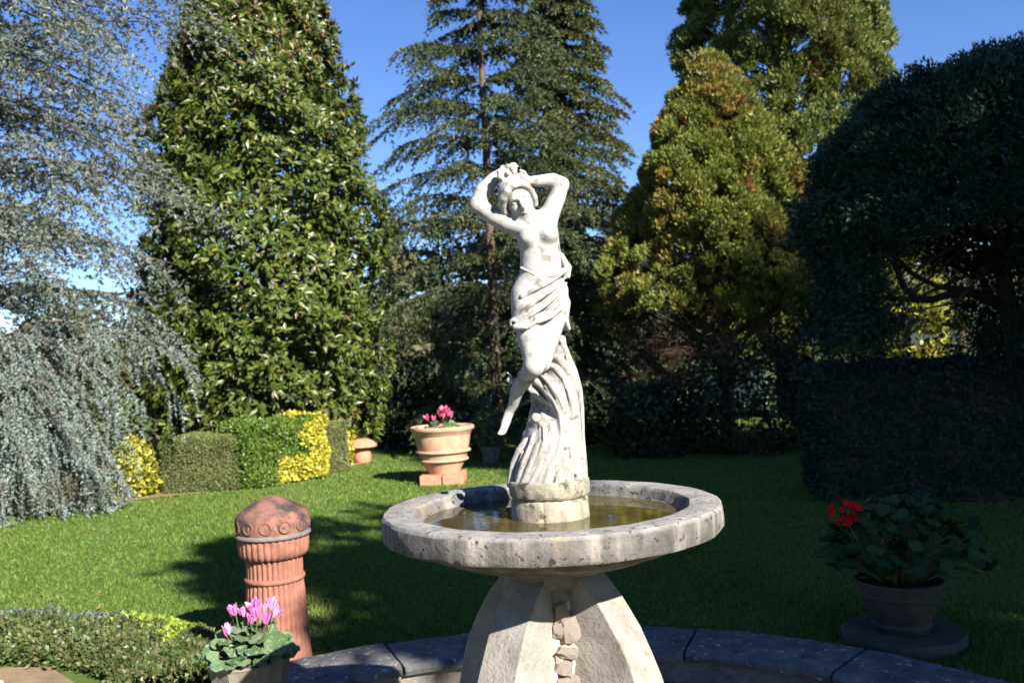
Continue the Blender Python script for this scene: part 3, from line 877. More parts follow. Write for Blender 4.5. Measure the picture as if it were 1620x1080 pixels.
def curve_branches(rng, base, z0, z1, nbr, rad_fn, rise, droop, az=None, zpow=1.0, wander=0.05, tier=0):
    """returns per-branch root, direction, length, curve function"""
    t = (np.arange(nbr) + rng.uniform(0, 1, nbr)) / nbr
    t = t ** zpow
    z = z0 + (z1 - z0) * t
    if tier:
        z = np.round(z / tier) * tier + rng.normal(0, .07, nbr)
        t = np.clip((z - z0) / (z1 - z0), 0, 1)
    a = np.arange(nbr) * 2.39996 + rng.normal(0, .25, nbr) if az is None else rng.uniform(az[0], az[1], nbr)
    L = np.array([rad_fn(x) for x in t]) * rng.uniform(.72, 1.12, nbr)
    d = np.stack([np.cos(a), np.sin(a), np.zeros(nbr)], 1)
    root = np.array(base)[None] + np.stack([np.zeros(nbr), np.zeros(nbr), z], 1)
    rs = rise * rng.uniform(.6, 1.4, nbr); dp = droop * rng.uniform(.7, 1.3, nbr)
    ph = rng.uniform(0, 6.28, (nbr, 4))
    def P(s):     # s (nbr, k)
        k = s.shape[1]
        h = L[:, None] * (rs[:, None] * s - dp[:, None] * s ** 2.2)
        h = h + wander * L[:, None] * s * np.sin(s * 4 + ph[:, 0:1]) * .6
        w = wander * L[:, None] * s * np.sin(s * 5 + ph[:, 1:2])
        q = np.stack([-d[:, 1], d[:, 0]], 1)
        return root[:, None, :] + d[:, None, :] * (L[:, None] * s)[..., None] + np.stack([q[:, 0:1] * w, q[:, 1:2] * w, h], -1)
    return t, d, L, P

def conifer(name, label, base, H, z0, rad_fn, nbr, rise, droop, tw, tl, tuft, needle, mat, bark, seed, sag=0.35, lean=(0, 0), trunk_r=0.2, k=3, spread=0.9, group=None, az=None, zpow=1.0, hang=0.15, cat="tree", wander=0.05, limb=0.014, tier=0):
    rng = np.random.default_rng(seed)
    root = thing(name, label, cat, tuple(base), group)
    t, d, L, P = curve_branches(rng, base, z0, H * .985, nbr, rad_fn, rise, droop, az, zpow, wander, tier)
    def leanf(V):
        h = (V[..., 2:3] - base[2])
        return V + np.concatenate([h * lean[0], h * lean[1], np.zeros_like(h)], -1)
    # trunk and limbs
    zs = np.linspace(0, H, 9)
    tp = leanf(np.array(base)[None] + np.stack([rng.normal(0, .02, 9), rng.normal(0, .02, 9), zs], 1))
    trunk("trunk", tp, np.linspace(trunk_r, .02, 9), bark, root)
    mb = MB()
    ss = np.linspace(0, 1, 6)[None].repeat(nbr, 0)
    C = leanf(P(ss))
    for i in range(nbr):
        r0 = max(.010, limb * L[i])
        mb.tube(C[i], np.linspace(r0, .004, 6), 4, cap=False)
    mb.build("branches", M['bark'], root, kind="stuff")
    # twigs left and right of every limb
    s = np.linspace(.10, 1.0, tw)[None].repeat(nbr, 0) + rng.uniform(-.5, .5, (nbr, tw)) / tw
    s = np.clip(s, .05, 1.0)
    B = P(s)
    side = np.where((np.arange(tw) % 2)[None] == 0, 1.0, -1.0) * np.ones((nbr, 1))
    lat = np.cross(d, np.array([0, 0, 1.0]))[:, None, :] * side[..., None]
    an = rng.uniform(.5, 1.15, (nbr, tw))[..., None]
    tip = s[..., None] > .93
    an = np.where(tip, rng.uniform(-.2, .2, an.shape), an)
    td = d[:, None, :] * np.cos(an) + lat * np.sin(an)
    slope = (rise - droop * 2.2 * s ** 1.2)[..., None] * .7
    td = td + np.array([0, 0, 1.0]) * (slope - hang + rng.normal(0, .12, (nbr, tw, 1)))
    td = unit(td)
    ln = tl * (.35 + .65 * np.sin(np.pi * np.clip(1.12 - s, 0, 1) ** .8)) * np.sqrt(np.clip(L, .15, None))[:, None] * rng.uniform(.6, 1.2, (nbr, tw))
    u = (np.arange(tuft) + .5) / tuft
    u = u[None, None] + rng.uniform(-.5, .5, (nbr, tw, tuft)) / tuft
    Q = B[:, :, None, :] + td[:, :, None, :] * (ln[..., None] * u)[..., None]
    Q[..., 2] -= sag * ln[..., None] * u ** 2
    D = td[:, :, None, :].repeat(tuft, 2).copy()
    D[..., 2] -= sag * 1.6 * u
    Q = leanf(Q.reshape(-1, 3)) + rng.normal(0, .012, (Q.size // 3, 3))
    D = D.reshape(-1, 3)
    keep = (Q[:, 1] < base[1] + .4) | (rng.uniform(0, 1, len(Q)) < .5)
    Q, D = Q[keep], D[keep]
    V, F = needles(Q, D, needle[0], needle[1], spread, k, rng)
    mesh_np("foliage", V, F, mat, root, kind="stuff")
    return root

# blue cedar high on the left, open branches with sky between
def lerp_prof(pts):
    xs = [p[0] for p in pts]; ys = [p[1] for p in pts]
    return lambda t: float(np.interp(t, xs, ys))

conifer("blue_cedar", "tall open blue cedar with grey foliage and sky between its branches at left edge", (-9.3, 10.6, 0), 13.5, 2.6,
        lerp_prof([(0, 3.6), (.3, 4.1), (.6, 4.1), (1, 2.6)]), 205, .20, .30, 38, .72, 18, (.082, .028), M['cedar_high'], M['bark'], 11, sag=.45, trunk_r=.3, k=4, spread=1.1, hang=.10, wander=.16, limb=.008, tier=1.0)

# weeping blue cedar, low mound
def weeping(name, label, base, seed):
    rng = np.random.default_rng(seed)
    root = thing(name, label, "tree", base)
    nb = 150
    a = rng.uniform(0, 2 * np.pi, nb)
    front = (np.sin(a) < .35)
    a = np.where(front, a, rng.uniform(-np.pi, .35, nb))
    R0 = rng.uniform(1.0, 2.45, nb); zt = rng.uniform(1.3, 2.75, nb) * (1 - .12 * R0 / 2.4)
    zr = zt * rng.uniform(.35, .75, nb)
    ze = np.clip(zt - rng.uniform(.5, 2.3, nb), .05, None)
    R0 = np.where(ze < .9, np.minimum(R0, 1.75 + .25 * rng.normal(0, 1, nb)), R0 * 1.08)
    d = np.stack([np.cos(a) * 1.15, np.sin(a) * .85, np.zeros(nb)], 1)
    B = np.array(base)
    s = np.linspace(0, 1, 26)
    h = (zr[:, None] * (1 - s) ** 2 + 2 * (zt * 1.35)[:, None] * s * (1 - s) + ze[:, None] * s ** 2)
    C = B[None, None] + d[:, None] * (R0[:, None] * (s ** .85)[None])[..., None] + np.stack([0 * h, 0 * h, h], -1)
    C += np.cumsum(rng.normal(0, .012, C.shape), 1)
    mb = MB()
    for i in range(0, nb):
        mb.tube(C[i][::3], np.linspace(.03, .005, len(C[i][::3])), 4, cap=False)
    mb.build("branches", M['bark'], root, kind="stuff")
    trunk("trunk", [B, B + (0.05, 0, 1.2), B + (-.05, .05, 2.2)], [.14, .1, .03], M['bark'], root)
    # hanging twigs
    T = C[:, 6:, :]
    dirs = unit(np.gradient(C, axis=1))[:, 6:]
    P0 = T.reshape(-1, 3); D0 = dirs.reshape(-1, 3)
    sel = rng.uniform(0, 1, len(P0)) < .95
    P0, D0 = np.repeat(P0[sel], 2, 0), np.repeat(D0[sel], 2, 0)
    n = len(P0)
    td = unit(D0 * .9 + rng.normal(0, .55, (n, 3)) + np.array([0, 0, -.15]))
    ln = rng.uniform(.10, .62, n) ** 1.2
    tf = 15
    u = ((np.arange(tf) + .5) / tf)[None]
    Q = P0[:, None] + td[:, None] * (ln[:, None] * u)[..., None]
    Q[..., 2] -= .75 * ln[:, None] * u ** 2
    D = td[:, None].repeat(tf, 1).copy(); D[..., 2] -= 1.2 * u
    Q = Q.reshape(-1, 3); D = D.reshape(-1, 3)
    keep = Q[:, 2] > .03
    V, F = needles(Q[keep], D[keep], .044, .0175, 1.1, 4, rng)
    mesh_np("foliage", V, F, M['cedar'], root, kind="stuff")
weeping("weeping_blue_cedar", "low weeping blue cedar trailing silver-grey branches onto the lawn at left", (-7.7, 8.75, 0), 21)

# leafy evergreen with big glossy leaves
def magnolia():
    rng = np.random.default_rng(31)
    base = np.array((-5.05, 13.6, 0.0))
    root = thing("magnolia_tree", "tall dense magnolia with glossy leaves and bronze top behind the clipped hedges", "tree", tuple(base))
    Ht = 10.2
    prof = lerp_prof([(0, 1.35), (.05, 1.9), (.16, 2.2), (.3, 2.24), (.45, 2.14), (.6, 1.93), (.75, 1.5), (.88, .95), (1, .12)])
    trunk("trunk", [base, base + (.03, 0, 2.5), base + (0, .04, 6), base + (0, 0, 9.6)], [.2, .17, .1, .02], M['bark_pale'], root)
    mb = MB()
    for i in range(70):
        z = rng.uniform(.5, 9.2); a = rng.uniform(0, 2 * np.pi); r = prof(z / Ht) * .85
        p0 = base + np.array((0, 0, z - .35 * r)); p1 = base + np.array((np.cos(a) * r, np.sin(a) * r, z + .25))
        mb.tube([p0, (p0 + p1) / 2 + np.array((0, 0, -.08)), p1], [.04, .025, .01], 5, cap=False)
    mb.build("branches", M['bark_pale'], root, kind="stuff")
    nr = 6800
    z = rng.uniform(0.22, 1, nr) ** .9 * Ht * .97
    z[:1400] = rng.uniform(.25, 2.6, 1400)
    a = rng.uniform(-np.pi * 1.08, .08 * np.pi, nr)
    back = rng.uniform(0, 1, nr) < .16
    a = np.where(back, rng.uniform(0, np.pi, nr), a)
    # limb lumps make the outline uneven
    lump = 1 + .05 * np.sin(3 * a + z * 1.7) + .045 * np.sin(5 * a - z * 2.9 + 1) + .035 * np.sin(11 * a + z * 5)
    r = np.array([prof(q / Ht) for q in z]) * lump * (1 - rng.exponential(.085, nr).clip(0, .55))
    hol = np.sin(4.3 * a + 1.9 * z) + np.sin(3.1 * z - 3.7 * a + 1) + np.sin(7.3 * a + 5.1 * z + 2) + rng.normal(0, .4, nr)
    r = np.where(hol < -.85, r * .78, r)
    P = base + np.stack([np.cos(a) * r, np.sin(a) * r, z], 1)
    out = np.stack([np.cos(a), np.sin(a), np.full(nr, .35)], 1)
    out = unit(out + rng.normal(0, .35, (nr, 3)))
    npl = 8
    PP = np.repeat(P, npl, 0); OO = np.repeat(out, npl, 0)
    n = len(PP)
    rd = rnd_unit(n, rng)
    side = unit(rd - OO * (rd * OO).sum(1, keepdims=True))
    D = unit(side * .95 + OO * rng.uniform(.1, .8, (n, 1)) + np.array([0, 0, -.18]))
    N = unit(OO * .9 + rng.normal(0, .3, (n, 3)) + np.array([0, -.1, .3]))
    S = rng.uniform(.10, .195, n)
    PP = PP + OO * rng.uniform(-.05, .05, (n, 1))
    # share of bronze undersides grows upwards
    hgt = PP[:, 2] / Ht
    br = rng.uniform(0, 1, n) < np.clip(.03 + 1.1 * (hgt - .55), .03, .55)
    depth = np.linalg.norm((PP - base)[:, :2], axis=1) / np.array([prof(min(q, 1)) for q in hgt])
    vis = (np.sin(np.arctan2(PP[:, 1] - base[1], PP[:, 0] - base[0])) < .1) & (depth > .9) & (hgt < .72) & ~br
    cand = np.where(vis)[0]
    pick = rng.choice(cand, 290, replace=False)
    single = np.zeros(n, bool); single[pick] = True
    for nm, msk, mt in (("foliage", ~br & ~single, M['magnolia']), ("bronze_foliage", br, M['bronze'])):
        V, F = scatter(MID_V, MID_F, PP[msk], D[msk], N[msk], S[msk])
        mesh_np(nm, V, F, mt, root, kind="stuff")
    ni = 20000
    zi = rng.uniform(.03, .97, ni) * Ht; ai = rng.uniform(0, 2 * np.pi, ni)
    ri = np.array([prof(q / Ht) for q in zi]) * rng.uniform(.45, .88, ni)
    PI_ = base + np.stack([np.cos(ai) * ri, np.sin(ai) * ri, zi], 1)
    V, F = scatter(SMALL_V, SMALL_F, PI_, rnd_unit(ni, rng), rnd_unit(ni, rng), rng.uniform(.14, .22, ni))
    mesh_np("inner_foliage", V, F, M['magnolia'], root, kind="stuff")
    me = bpy.data.meshes.new("leaf")
    me.from_pydata(LEAF_V, [], LEAF_F); me.materials.append(M['magnolia'])
    for i in pick:
        o = obj("leaf", me, root)
        dd = Vector(D[i]).normalized(); yy = Vector(N[i]).cross(dd).normalized(); zz = dd.cross(yy)
        mt = Matrix((dd, yy, zz)).transposed().to_4x4()
        o.matrix_local = Matrix.Translation(Vector(PP[i] + OO[i] * .03 - base)) @ mt @ Matrix.Scale(float(S[i]) * 1.1, 4)
magnolia()

# deodar in the middle: tiers of drooping branches
conifer("deodar_cedar", "tall open conifer with tiered drooping branches behind the statue", (-0.97, 15.4, 0), 12.9, .6,
        lerp_prof([(0, 3.2), (.25, 3.0), (.42, 2.5), (.55, 2.1), (.64, 1.55), (.73, .95), (.86, .5), (1, .1)]), 150, .14, .30, 44, .44, 11, (.09, .030), M['deodar'], M['bark'], 41, sag=.5, trunk_r=.13, k=3, spread=.9, hang=.10, tier=.62, wander=.08, limb=.007)
conifer("fir_tree", "dense olive-green fir rising behind and right of the tiered conifer", (0.72, 18.3, 0), 14.2, .6,
        lerp_prof([(0, 2.5), (.35, 2.0), (.55, 1.35), (.68, .85), (.85, .4), (1, .05)]), 260, .06, .30, 30, .40, 8, (.11, .042), M['fir'], M['bark'], 42, sag=.35, trunk_r=.2, k=3, spread=.95, hang=.16)

# bushy conifers built from outward-pointing sprays
def bushy(name, label, base, H, prof, nclump, mats, seed, spray=.42, per=150, leaf=(.07, .03), z0=0.0, trunk_r=.25, up=.45, bark=None, dead=None, jitter=.10, sx=1.0):
    rng = np.random.default_rng(seed)
    base = np.array(base, float)
    root = thing(name, label, "tree", tuple(base))
    bark = bark or M['bark']
    trunk("trunk", [base, base + (.02, 0, H * .35), base + (-.02, 0, H * .7), base + (0, 0, H * .97)], [trunk_r, trunk_r * .75, trunk_r * .4, .02], bark, root)
    z = rng.uniform(z0 / H, 1, nclump) ** .85 * H
    a = rng.uniform(-np.pi * 1.1, .1 * np.pi, nclump)
    a = np.where(rng.uniform(0, 1, nclump) < .14, rng.uniform(0, np.pi, nclump), a)
    rr = np.array([prof(q / H) for q in z]) * (1 + .10 * np.sin(4 * a + z * 2.2) + .07 * np.sin(7 * a - z * 3.1))
    r = rr * (1 - rng.exponential(jitter, nclump).clip(0, .6))
    C = base + np.stack([np.cos(a) * r * sx, np.sin(a) * r, z], 1)
    O = unit(np.stack([np.cos(a), np.sin(a), np.full(nclump, up)], 1) + rng.normal(0, .25, (nclump, 3)))
    which = rng.choice(len(mats), nclump, p=[q[1] for q in mats])
    mb = MB()
    for i in range(0, nclump, 4):
        p1 = C[i]; p0 = base + np.array((0, 0, max(.2, z[i] - .5 * r[i])))
        mb.tube([p0, (p0 + p1) / 2, p1], [.03, .02, .008], 4, cap=False)
    mb.build("branches", bark, root, kind="stuff")
    for k, (mt, w) in enumerate(mats):
        m = which == k
        Cm, Om = C[m], O[m]
        n = len(Cm) * per
        sz = spray * np.repeat(rng.uniform(.6, 1.25, len(Cm)), per)[:, None]
        P0 = np.repeat(Cm, per, 0); O0 = np.repeat(Om, per, 0)
        loc = rnd_unit(n, rng) * (rng.uniform(0, 1, (n, 1)) ** .4)
        along = (loc * O0).sum(1, keepdims=True)
        loc = loc - O0 * along * .25
        P = P0 + loc * sz * .62 + O0 * sz * .25
        D = unit(loc * .5 + O0 * .7 + rng.normal(0, .5, (n, 3)) + np.array([0, 0, .45]))
        V, F = scatter(NEED_V, NEED_F, P, D, rnd_unit(n, rng), rng.uniform(.7, 1.3, n) * leaf[0])
        # narrow the triangles
        V = V.reshape(-1, 3, 3)
        mid = (V[:, 0] + V[:, 1]) / 2
        wdt = leaf[1] / leaf[0]
        V[:, 0] = mid + (V[:, 0] - mid) * wdt * 2; V[:, 1] = mid + (V[:, 1] - mid) * wdt * 2
        mesh_np(["foliage", "inner_foliage", "rusty_foliage"][k], V.reshape(-1, 3), F, mt, root, kind="stuff")
    if dead:
        zz = rng.uniform(dead[0], dead[1], dead[2]); aa = rng.uniform(-np.pi, 0, dead[2])
        rq = np.array([prof(q / H) for q in zz]) * rng.uniform(.35, .95, dead[2])
        Cd = base + np.stack([np.cos(aa) * rq * sx, np.sin(aa) * rq, zz], 1)
        Od = unit(np.stack([np.cos(aa), np.sin(aa), rng.normal(-.2, .4, dead[2])], 1))
        V, F = needles(np.repeat(Cd, 10, 0) + rng.normal(0, .07, (dead[2] * 10, 3)), np.repeat(Od, 10, 0), .24, .016, .7, 3, rng)
        mesh_np("dead_twigs", V, F, M['dead'], root, kind="stuff")
    return root

bushy("giant_sequoia", "huge dense conifer with rounded sprays towering at upper right", (6.35, 20.0, 0), 19.0,
      lerp_prof([(0, 2.3), (.3, 2.35), (.55, 2.3), (.8, 2.0), (.92, 1.4), (1, .2)]), 2600, [(M['sequoia'], .95), (M['fir'], .03), (M['cypress_rust'], .02)], 51, spray=.40, per=160, leaf=(.10, .030), z0=1.0, trunk_r=.5)
bushy("bronze_cypress", "mid-height conifer with yellowing and rust-brown sprays right of the statue", (3.35, 13.9, 0), 7.05,
      lerp_prof([(0, 1.95), (.2, 2.2), (.4, 2.15), (.55, 1.8), (.72, 1.3), (.88, .7), (1, .1)]), 1150, [(M['cypress'], .91), (M['fir'], .04), (M['cypress_rust'], .05)], 52, spray=.27, per=220, leaf=(.078, .024), z0=1.9, trunk_r=.14, bark=M['bark_pale'], dead=(.5, 2.9, 330), jitter=.16)

# clipped dome tree on the right with dark limbs
def topiary():
    rng = np.random.default_rng(61)
    base = np.array((5.08, 7.1, 0.0))
    root = thing("clipped_tree", "large clipped dome-shaped tree in shade with bare curved limbs at right edge", "tree", tuple(base))
    P = lambda *q: base + np.array(q)
    trunk("trunk", [P(.1, 0, 0), P(.12, .05, .9), P(.0, 0, 1.7), P(-.1, 0, 2.6)], [.16, .14, .12, .07], M['bark'], root)
    limbs = [([P(.05, -.05, 1.95), P(-.5, -.18, 2.19), P(-.81, -.31, 2.18), P(-1.0, -.36, 2.13), P(-1.18, -.42, 2.14), P(-1.31, -.43, 2.27), P(-1.41, -.44, 2.56), P(-1.5, -.45, 2.9)], [.06, .05, .042, .04, .04, .036, .028, .015]),
             ([P(-.5, -.2, 2.22), P(-.9, -.32, 2.26), P(-1.17, -.43, 2.37), P(-1.37, -.44, 2.56), P(-1.42, -.42, 2.85)], [.035, .028, .026, .024, .012]),
             ([P(-1.15, -.41, 2.13), P(-1.51, -.43, 2.17), P(-1.74, -.44, 2.27)], [.032, .028, .015]),
             ([P(.1, 0, 1.9), P(.7, .1, 2.2), P(1.2, .1, 2.8)], [.07, .05, .02]),
             ([P(0, 0, 1.9), P(.1, .7, 2.2), P(.2, 1.2, 2.8)], [.07, .05, .02])]
    for p, r in limbs:
        MB().tube(p, r, 8).build("limb", M['bark_dark'], root, smooth=True)
    c = P(0, 0, 2.95)
    n = 1900
    d = rnd_unit(n, rng)
    d[:, 2] = np.where(d[:, 2] < -.35, -d[:, 2], d[:, 2])
    rad = np.stack([np.full(n, 2.12), np.full(n, 1.9), np.where(d[:, 2] > 0, 1.74, 1.15)], 1)
    lump = (1 + .035 * np.sin(6 * d[:, 0] + 4 * d[:, 2] * 2) + .03 * np.sin(9 * d[:, 1] + 7 * d[:, 0] + 2) + .03 * np.sin(13 * d[:, 2] + 5 * d[:, 0]))[:, None]
    C = c + d * rad * lump * (1 - rng.exponential(.045, n).clip(0, .35))[:, None]
    hole = (C[:, 0] < base[0] - .45) & (C[:, 0] > base[0] - 1.42) & (C[:, 2] < 2.72)
    C = C[~hole]; d = d[~hole]
    # skirt hanging lower on the left
    m = 160
    sk = np.stack([rng.uniform(-2.0, -1.5, m), rng.uniform(-.9, .6, m), rng.uniform(-1.2, -.3, m)], 1) + c
    C = np.concatenate([C, sk]); d = np.concatenate([d, unit(sk - c)])
    m = 420
    sk = np.stack([rng.uniform(-.3, 1.9, m), rng.uniform(-1.3, 1.0, m), rng.uniform(-1.65, -.6, m)], 1) + c
    C = np.concatenate([C, sk]); d = np.concatenate([d, unit(sk - c)])
    per = 66
    n = len(C) * per
    off = rnd_unit(n, rng) * rng.uniform(0, 1, (n, 1)) ** .5
    PP = np.repeat(C, per, 0) + off * .15
    D = unit(np.repeat(d, per, 0) * .9 + off * .7 + rng.normal(0, .4, (n, 3)))
    V, F = needles(PP, D, .058, .025, .4, 1, rng)
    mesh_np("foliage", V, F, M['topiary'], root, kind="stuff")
    # dense inner twig mass
    mb = MB()
    for i in range(70):
        e = C[rng.integers(len(C))]; s = P(0, 0, 2.5 + rng.uniform(-.1, .6))
        mb.tube([s, (s + e) / 2 + rng.normal(0, .12, 3), s + (e - s) * .93], [.02, .014, .005], 4, cap=False)
    mb.build("branches", M['bark'], root, kind="stuff")
    ni = 26000
    q = rnd_unit(ni, rng) * rng.uniform(.55, .9, (ni, 1))
    q[:, 2] = np.abs(q[:, 2]) * np.where(rng.uniform(0, 1, ni) < .2, -.4, 1)
    PP = c + q * np.array([2.05, 1.85, 1.7])
    hole = (PP[:, 0] < base[0] - .35) & (PP[:, 0] > base[0] - 1.5) & (PP[:, 2] < 2.8)
    PP = PP[~hole]
    V, F = needles(PP, rnd_unit(len(PP), rng), .12, .05, .4, 1, rng)
    mesh_np("inner_foliage", V, F, M['topiary'], root, kind="stuff")
topiary()

# hedges: rounded boxes of small leaves round a solid twig-brown box added to block light
def hedge(name, label, corners, h, mat, leaf, n, seed, cat="hedge", round_=.12, rough=.025, extra=None, lobes=0.02, core=True, inset_core=.07):
    """corners: 4 ground points, counter-clockwise from front left (x, y)"""
    rng = np.random.default_rng(seed)
    c = np.array(corners, float)
    ctr = c.mean(0)
    root = thing(name, label, cat, (ctr[0], ctr[1], 0))
    def bil(u, v):
        return ((1 - u)[:, None] * (1 - v)[:, None] * c[0] + u[:, None] * (1 - v)[:, None] * c[1] + u[:, None] * v[:, None] * c[2] + (1 - u)[:, None] * v[:, None] * c[3])
    Lu = np.linalg.norm(c[1] - c[0]); Lv = np.linalg.norm(c[3] - c[0])
    if core:
        s = inset_core
        mb = MB()
        u = np.array([s / Lu, 1 - s / Lu, 1 - s / Lu, s / Lu]); v = np.array([s / Lv, s / Lv, 1 - s / Lv, 1 - s / Lv])
        g = bil(u, v)
        vv = [(*p, .02) for p in g] + [(*p, h - s * 1.2) for p in g]
        mb.add(vv, [(0, 1, 5, 4), (1, 2, 6, 5), (2, 3, 7, 6), (3, 0, 4, 7), (4, 5, 6, 7)]).build("light_block_core", M['twig'], root)
    areas = np.array([Lu * h, Lv * h, Lu * h * .5, Lv * h, Lu * Lv])
    fc = rng.choice(5, n, p=areas / areas.sum())
    u = rng.uniform(0, 1, n); v = rng.uniform(0, 1, n); w = rng.uniform(.03, 1, n)
    u = np.where(fc == 1, 1, np.where(fc == 3, 0, u)); v = np.where(fc == 0, 0, np.where(fc == 2, 1, v)); w = np.where(fc == 4, 1, w)
    P = np.concatenate([bil(u, v), (w * h)[:, None]], 1)
    # round edges: pull towards a rounded box
    ex = (c[1] - c[0]) / Lu; ey = (c[3] - c[0]) / Lv
    N = np.zeros((n, 3))
    for f, nv in ((0, -ey), (1, ex), (2, ey), (3, -ex)):
        N[fc == f, :2] = nv
    N[fc == 4, 2] = 1
    rr = round_
    du = np.minimum(u, 1 - u) * Lu; dv = np.minimum(v, 1 - v) * Lv; dz = (1 - w) * h
    def ins(d):
        q = np.clip(1 - d / rr, 0, 1)
        return rr * (1 - np.sqrt(np.clip(1 - q * q, 0, 1)))
    inset = np.zeros(n)
    for f in range(4):
        m = fc == f
        inset[m] = np.maximum(ins(dz[m]), ins((du if f in (0, 2) else dv)[m]))
    m = fc == 4
    inset[m] = np.maximum(ins(du[m]), ins(dv[m]))
    lob = lobes * (np.sin(P[:, 0] * 9 + P[:, 2] * 7) + np.sin(P[:, 0] * 4.1 - P[:, 1] * 6 + 2) + np.sin(P[:, 2] * 13 + P[:, 1] * 8))
    P = P + N * (lob - inset - rng.exponential(rough, n))[:, None]
    P[:, 2] = np.clip(P[:, 2], .02, None)
    D = unit(N * .5 + rnd_unit(n, rng) * .9 + np.array([0, 0, .25]))
    NN = unit(N + rng.normal(0, .6, (n, 3)))
    S = rng.uniform(.7, 1.3, n) * leaf
    if extra is None:
        V, F = scatter(SMALL_V, SMALL_F, P, D, NN, S)
        mesh_np("foliage", V, F, mat, root, kind="stuff")
    else:
        fn, m2, nm = extra
        sel = fn(u, w, fc, P, rng)
        for mk, mt, nme, sc in ((~sel, mat, "foliage", 1), (sel, m2, nm, 1.15)):
            V, F = scatter(SMALL_V, SMALL_F, P[mk] + (N[mk] * .03 if sc > 1 else 0), D[mk], NN[mk], S[mk] * sc)
            mesh_np(nme, V, F, mt, root, kind="stuff")
    return root

hedge("box_hedge", "neatly clipped matt grey-green box hedge in front of the magnolia",
      [(-5.62, 10.0), (-4.40, 10.12), (-4.25, 11.1), (-5.55, 11.0)], .80, M['box'], .030, 32000, 71, round_=.13, lobes=.016)
def yel(u, w, fc, P, rng):
    nz = .10 * np.sin(P[:, 0] * 7.1 + P[:, 2] * 5) + .08 * np.sin(P[:, 0] * 13 - P[:, 2] * 11 + 1)
    a = (u + nz > .80) & (w > .18)
    b = (w + nz < .40) & (u > .40) & (u + nz < .95) & (w > .04)
    return ((a | b) & (fc != 3) & (rng.uniform(0, 1, len(u)) < .72)) | ((fc == 1) & (w + nz > .3) & (w + nz < .8))
hedge("leafy_hedge", "bright green leafy hedge with a golden variegated patch on its right end",
      [(-4.36, 10.0), (-3.42, 11.15), (-4.2, 11.9), (-5.1, 10.8)], .95, M['euonymus'], .052, 27000, 72, round_=.17, rough=.045, extra=(yel, M['yellow'], "golden_foliage"), lobes=.03, inset_core=.2)
hedge("green_hedge", "narrow green hedge end between two golden shrubs",
      [(-3.46, 11.3), (-3.28, 12.1), (-4.0, 12.5), (-4.2, 11.7)], .82, M['box'], .034, 9000, 73, round_=.12)
hedge("clipped_hedge", "tall dark clipped hedge standing in shade at the right edge",
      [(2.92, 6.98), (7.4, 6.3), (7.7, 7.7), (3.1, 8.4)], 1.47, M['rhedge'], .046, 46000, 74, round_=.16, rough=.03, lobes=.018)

def shrub(name, label, c, rad, mat, leaf, n, seed, group=None, cat="shrub", lump=.12, mat2=None, stems=8, zmin=.02):
    rng = np.random.default_rng(seed)
    c = np.array(c, float); rad = np.array(rad, float)
    root = thing(name, label, cat, (c[0], c[1], 0), group)
    d = rnd_unit(n, rng)
    lm = 1 + lump * np.sin(5 * d[:, 0] + 3 * d[:, 2] + seed) + lump * .8 * np.sin(8 * d[:, 2] + 6 * d[:, 1] + seed * 2)
    P = c + d * rad * (lm * (1 - rng.exponential(.12, n).clip(0, .8)))[:, None]
    ok = P[:, 2] > zmin
    P, d = P[ok], d[ok]
    n = len(P)
    D = unit(d * .6 + rnd_unit(n, rng) + np.array([0, 0, .1])); N = unit(d + rng.normal(0, .5, (n, 3)))
    S = rng.uniform(.7, 1.3, n) * leaf
    k = rng.uniform(0, 1, n) < (.35 if mat2 else -1)
    V, F = scatter(SMALL_V, SMALL_F, P[~k], D[~k], N[~k], S[~k]); mesh_np("foliage", V, F, mat, root, kind="stuff")
    if mat2:
        V, F = scatter(SMALL_V, SMALL_F, P[k], D[k], N[k], S[k]); mesh_np("golden_foliage", V, F, mat2, root, kind="stuff")
    mb = MB()
    for i in range(stems):
        e = P[rng.integers(n)]
        b = np.array((c[0] + rng.normal(0, .05), c[1] + rng.normal(0, .05), 0))
        mb.tube([b, (b + e) / 2 + np.array((0, 0, .05)), e], [.014, .01, .004], 5, cap=False)
    mb.build("stems", M['bark'], root, kind="stuff")
    return root

shrub("golden_shrub", "yellow-green variegated shrub between the weeping cedar and the box hedge", (-5.98, 9.95, .36), (.36, .34, .42), M['yellow_green'], .075, 2600, 81, lump=.16)
shrub("golden_shrub", "bright yellow shrub at the far right end of the hedge row beside terracotta mushroom", (-3.62, 12.9, .52), (.22, .3, .52), M['yellow'], .075, 1500, 82, lump=.16)

# shady undergrowth behind the fountain
for i, (x, y, z, rx, ry, rz, lb) in enumerate((
        (1.75, 12.2, .55, .75, .6, .75, "dark shrub in shade directly behind the basin's right rim"),
        (3.2, 11.9, .75, 1.0, .7, 1.0, "dark rounded shrub in shade under the bronze conifer"),
        (4.9, 12.2, 1.05, 1.1, .8, 1.35, "dark shrub in shade between bronze conifer and dark clipped hedge"),
        (2.6, 15.6, 1.0, 1.2, .8, 1.2, "dark shrub behind the bronze conifer's trunk"),
        (.6, 14.6, .7, .6, .5, .85, "dark shrub behind the statue's swirling base"),
        (-2.0, 14.6, .7, .8, .6, .85, "dark shrub behind the large terracotta pot"),
        (-3.0, 15.6, .9, .7, .6, 1.1, "dark shrub between the magnolia and the tiered conifer"),
        (6.7, 13.5, 1.4, 1.2, .9, 1.9, "tall dark shrub behind the dark clipped hedge's left end"))):
    shrub("dark_shrub", lb, (x, y, z), (rx, ry, rz), M['shrub'], .10, 3400, 90 + i, group="dark shrubs in the shade")
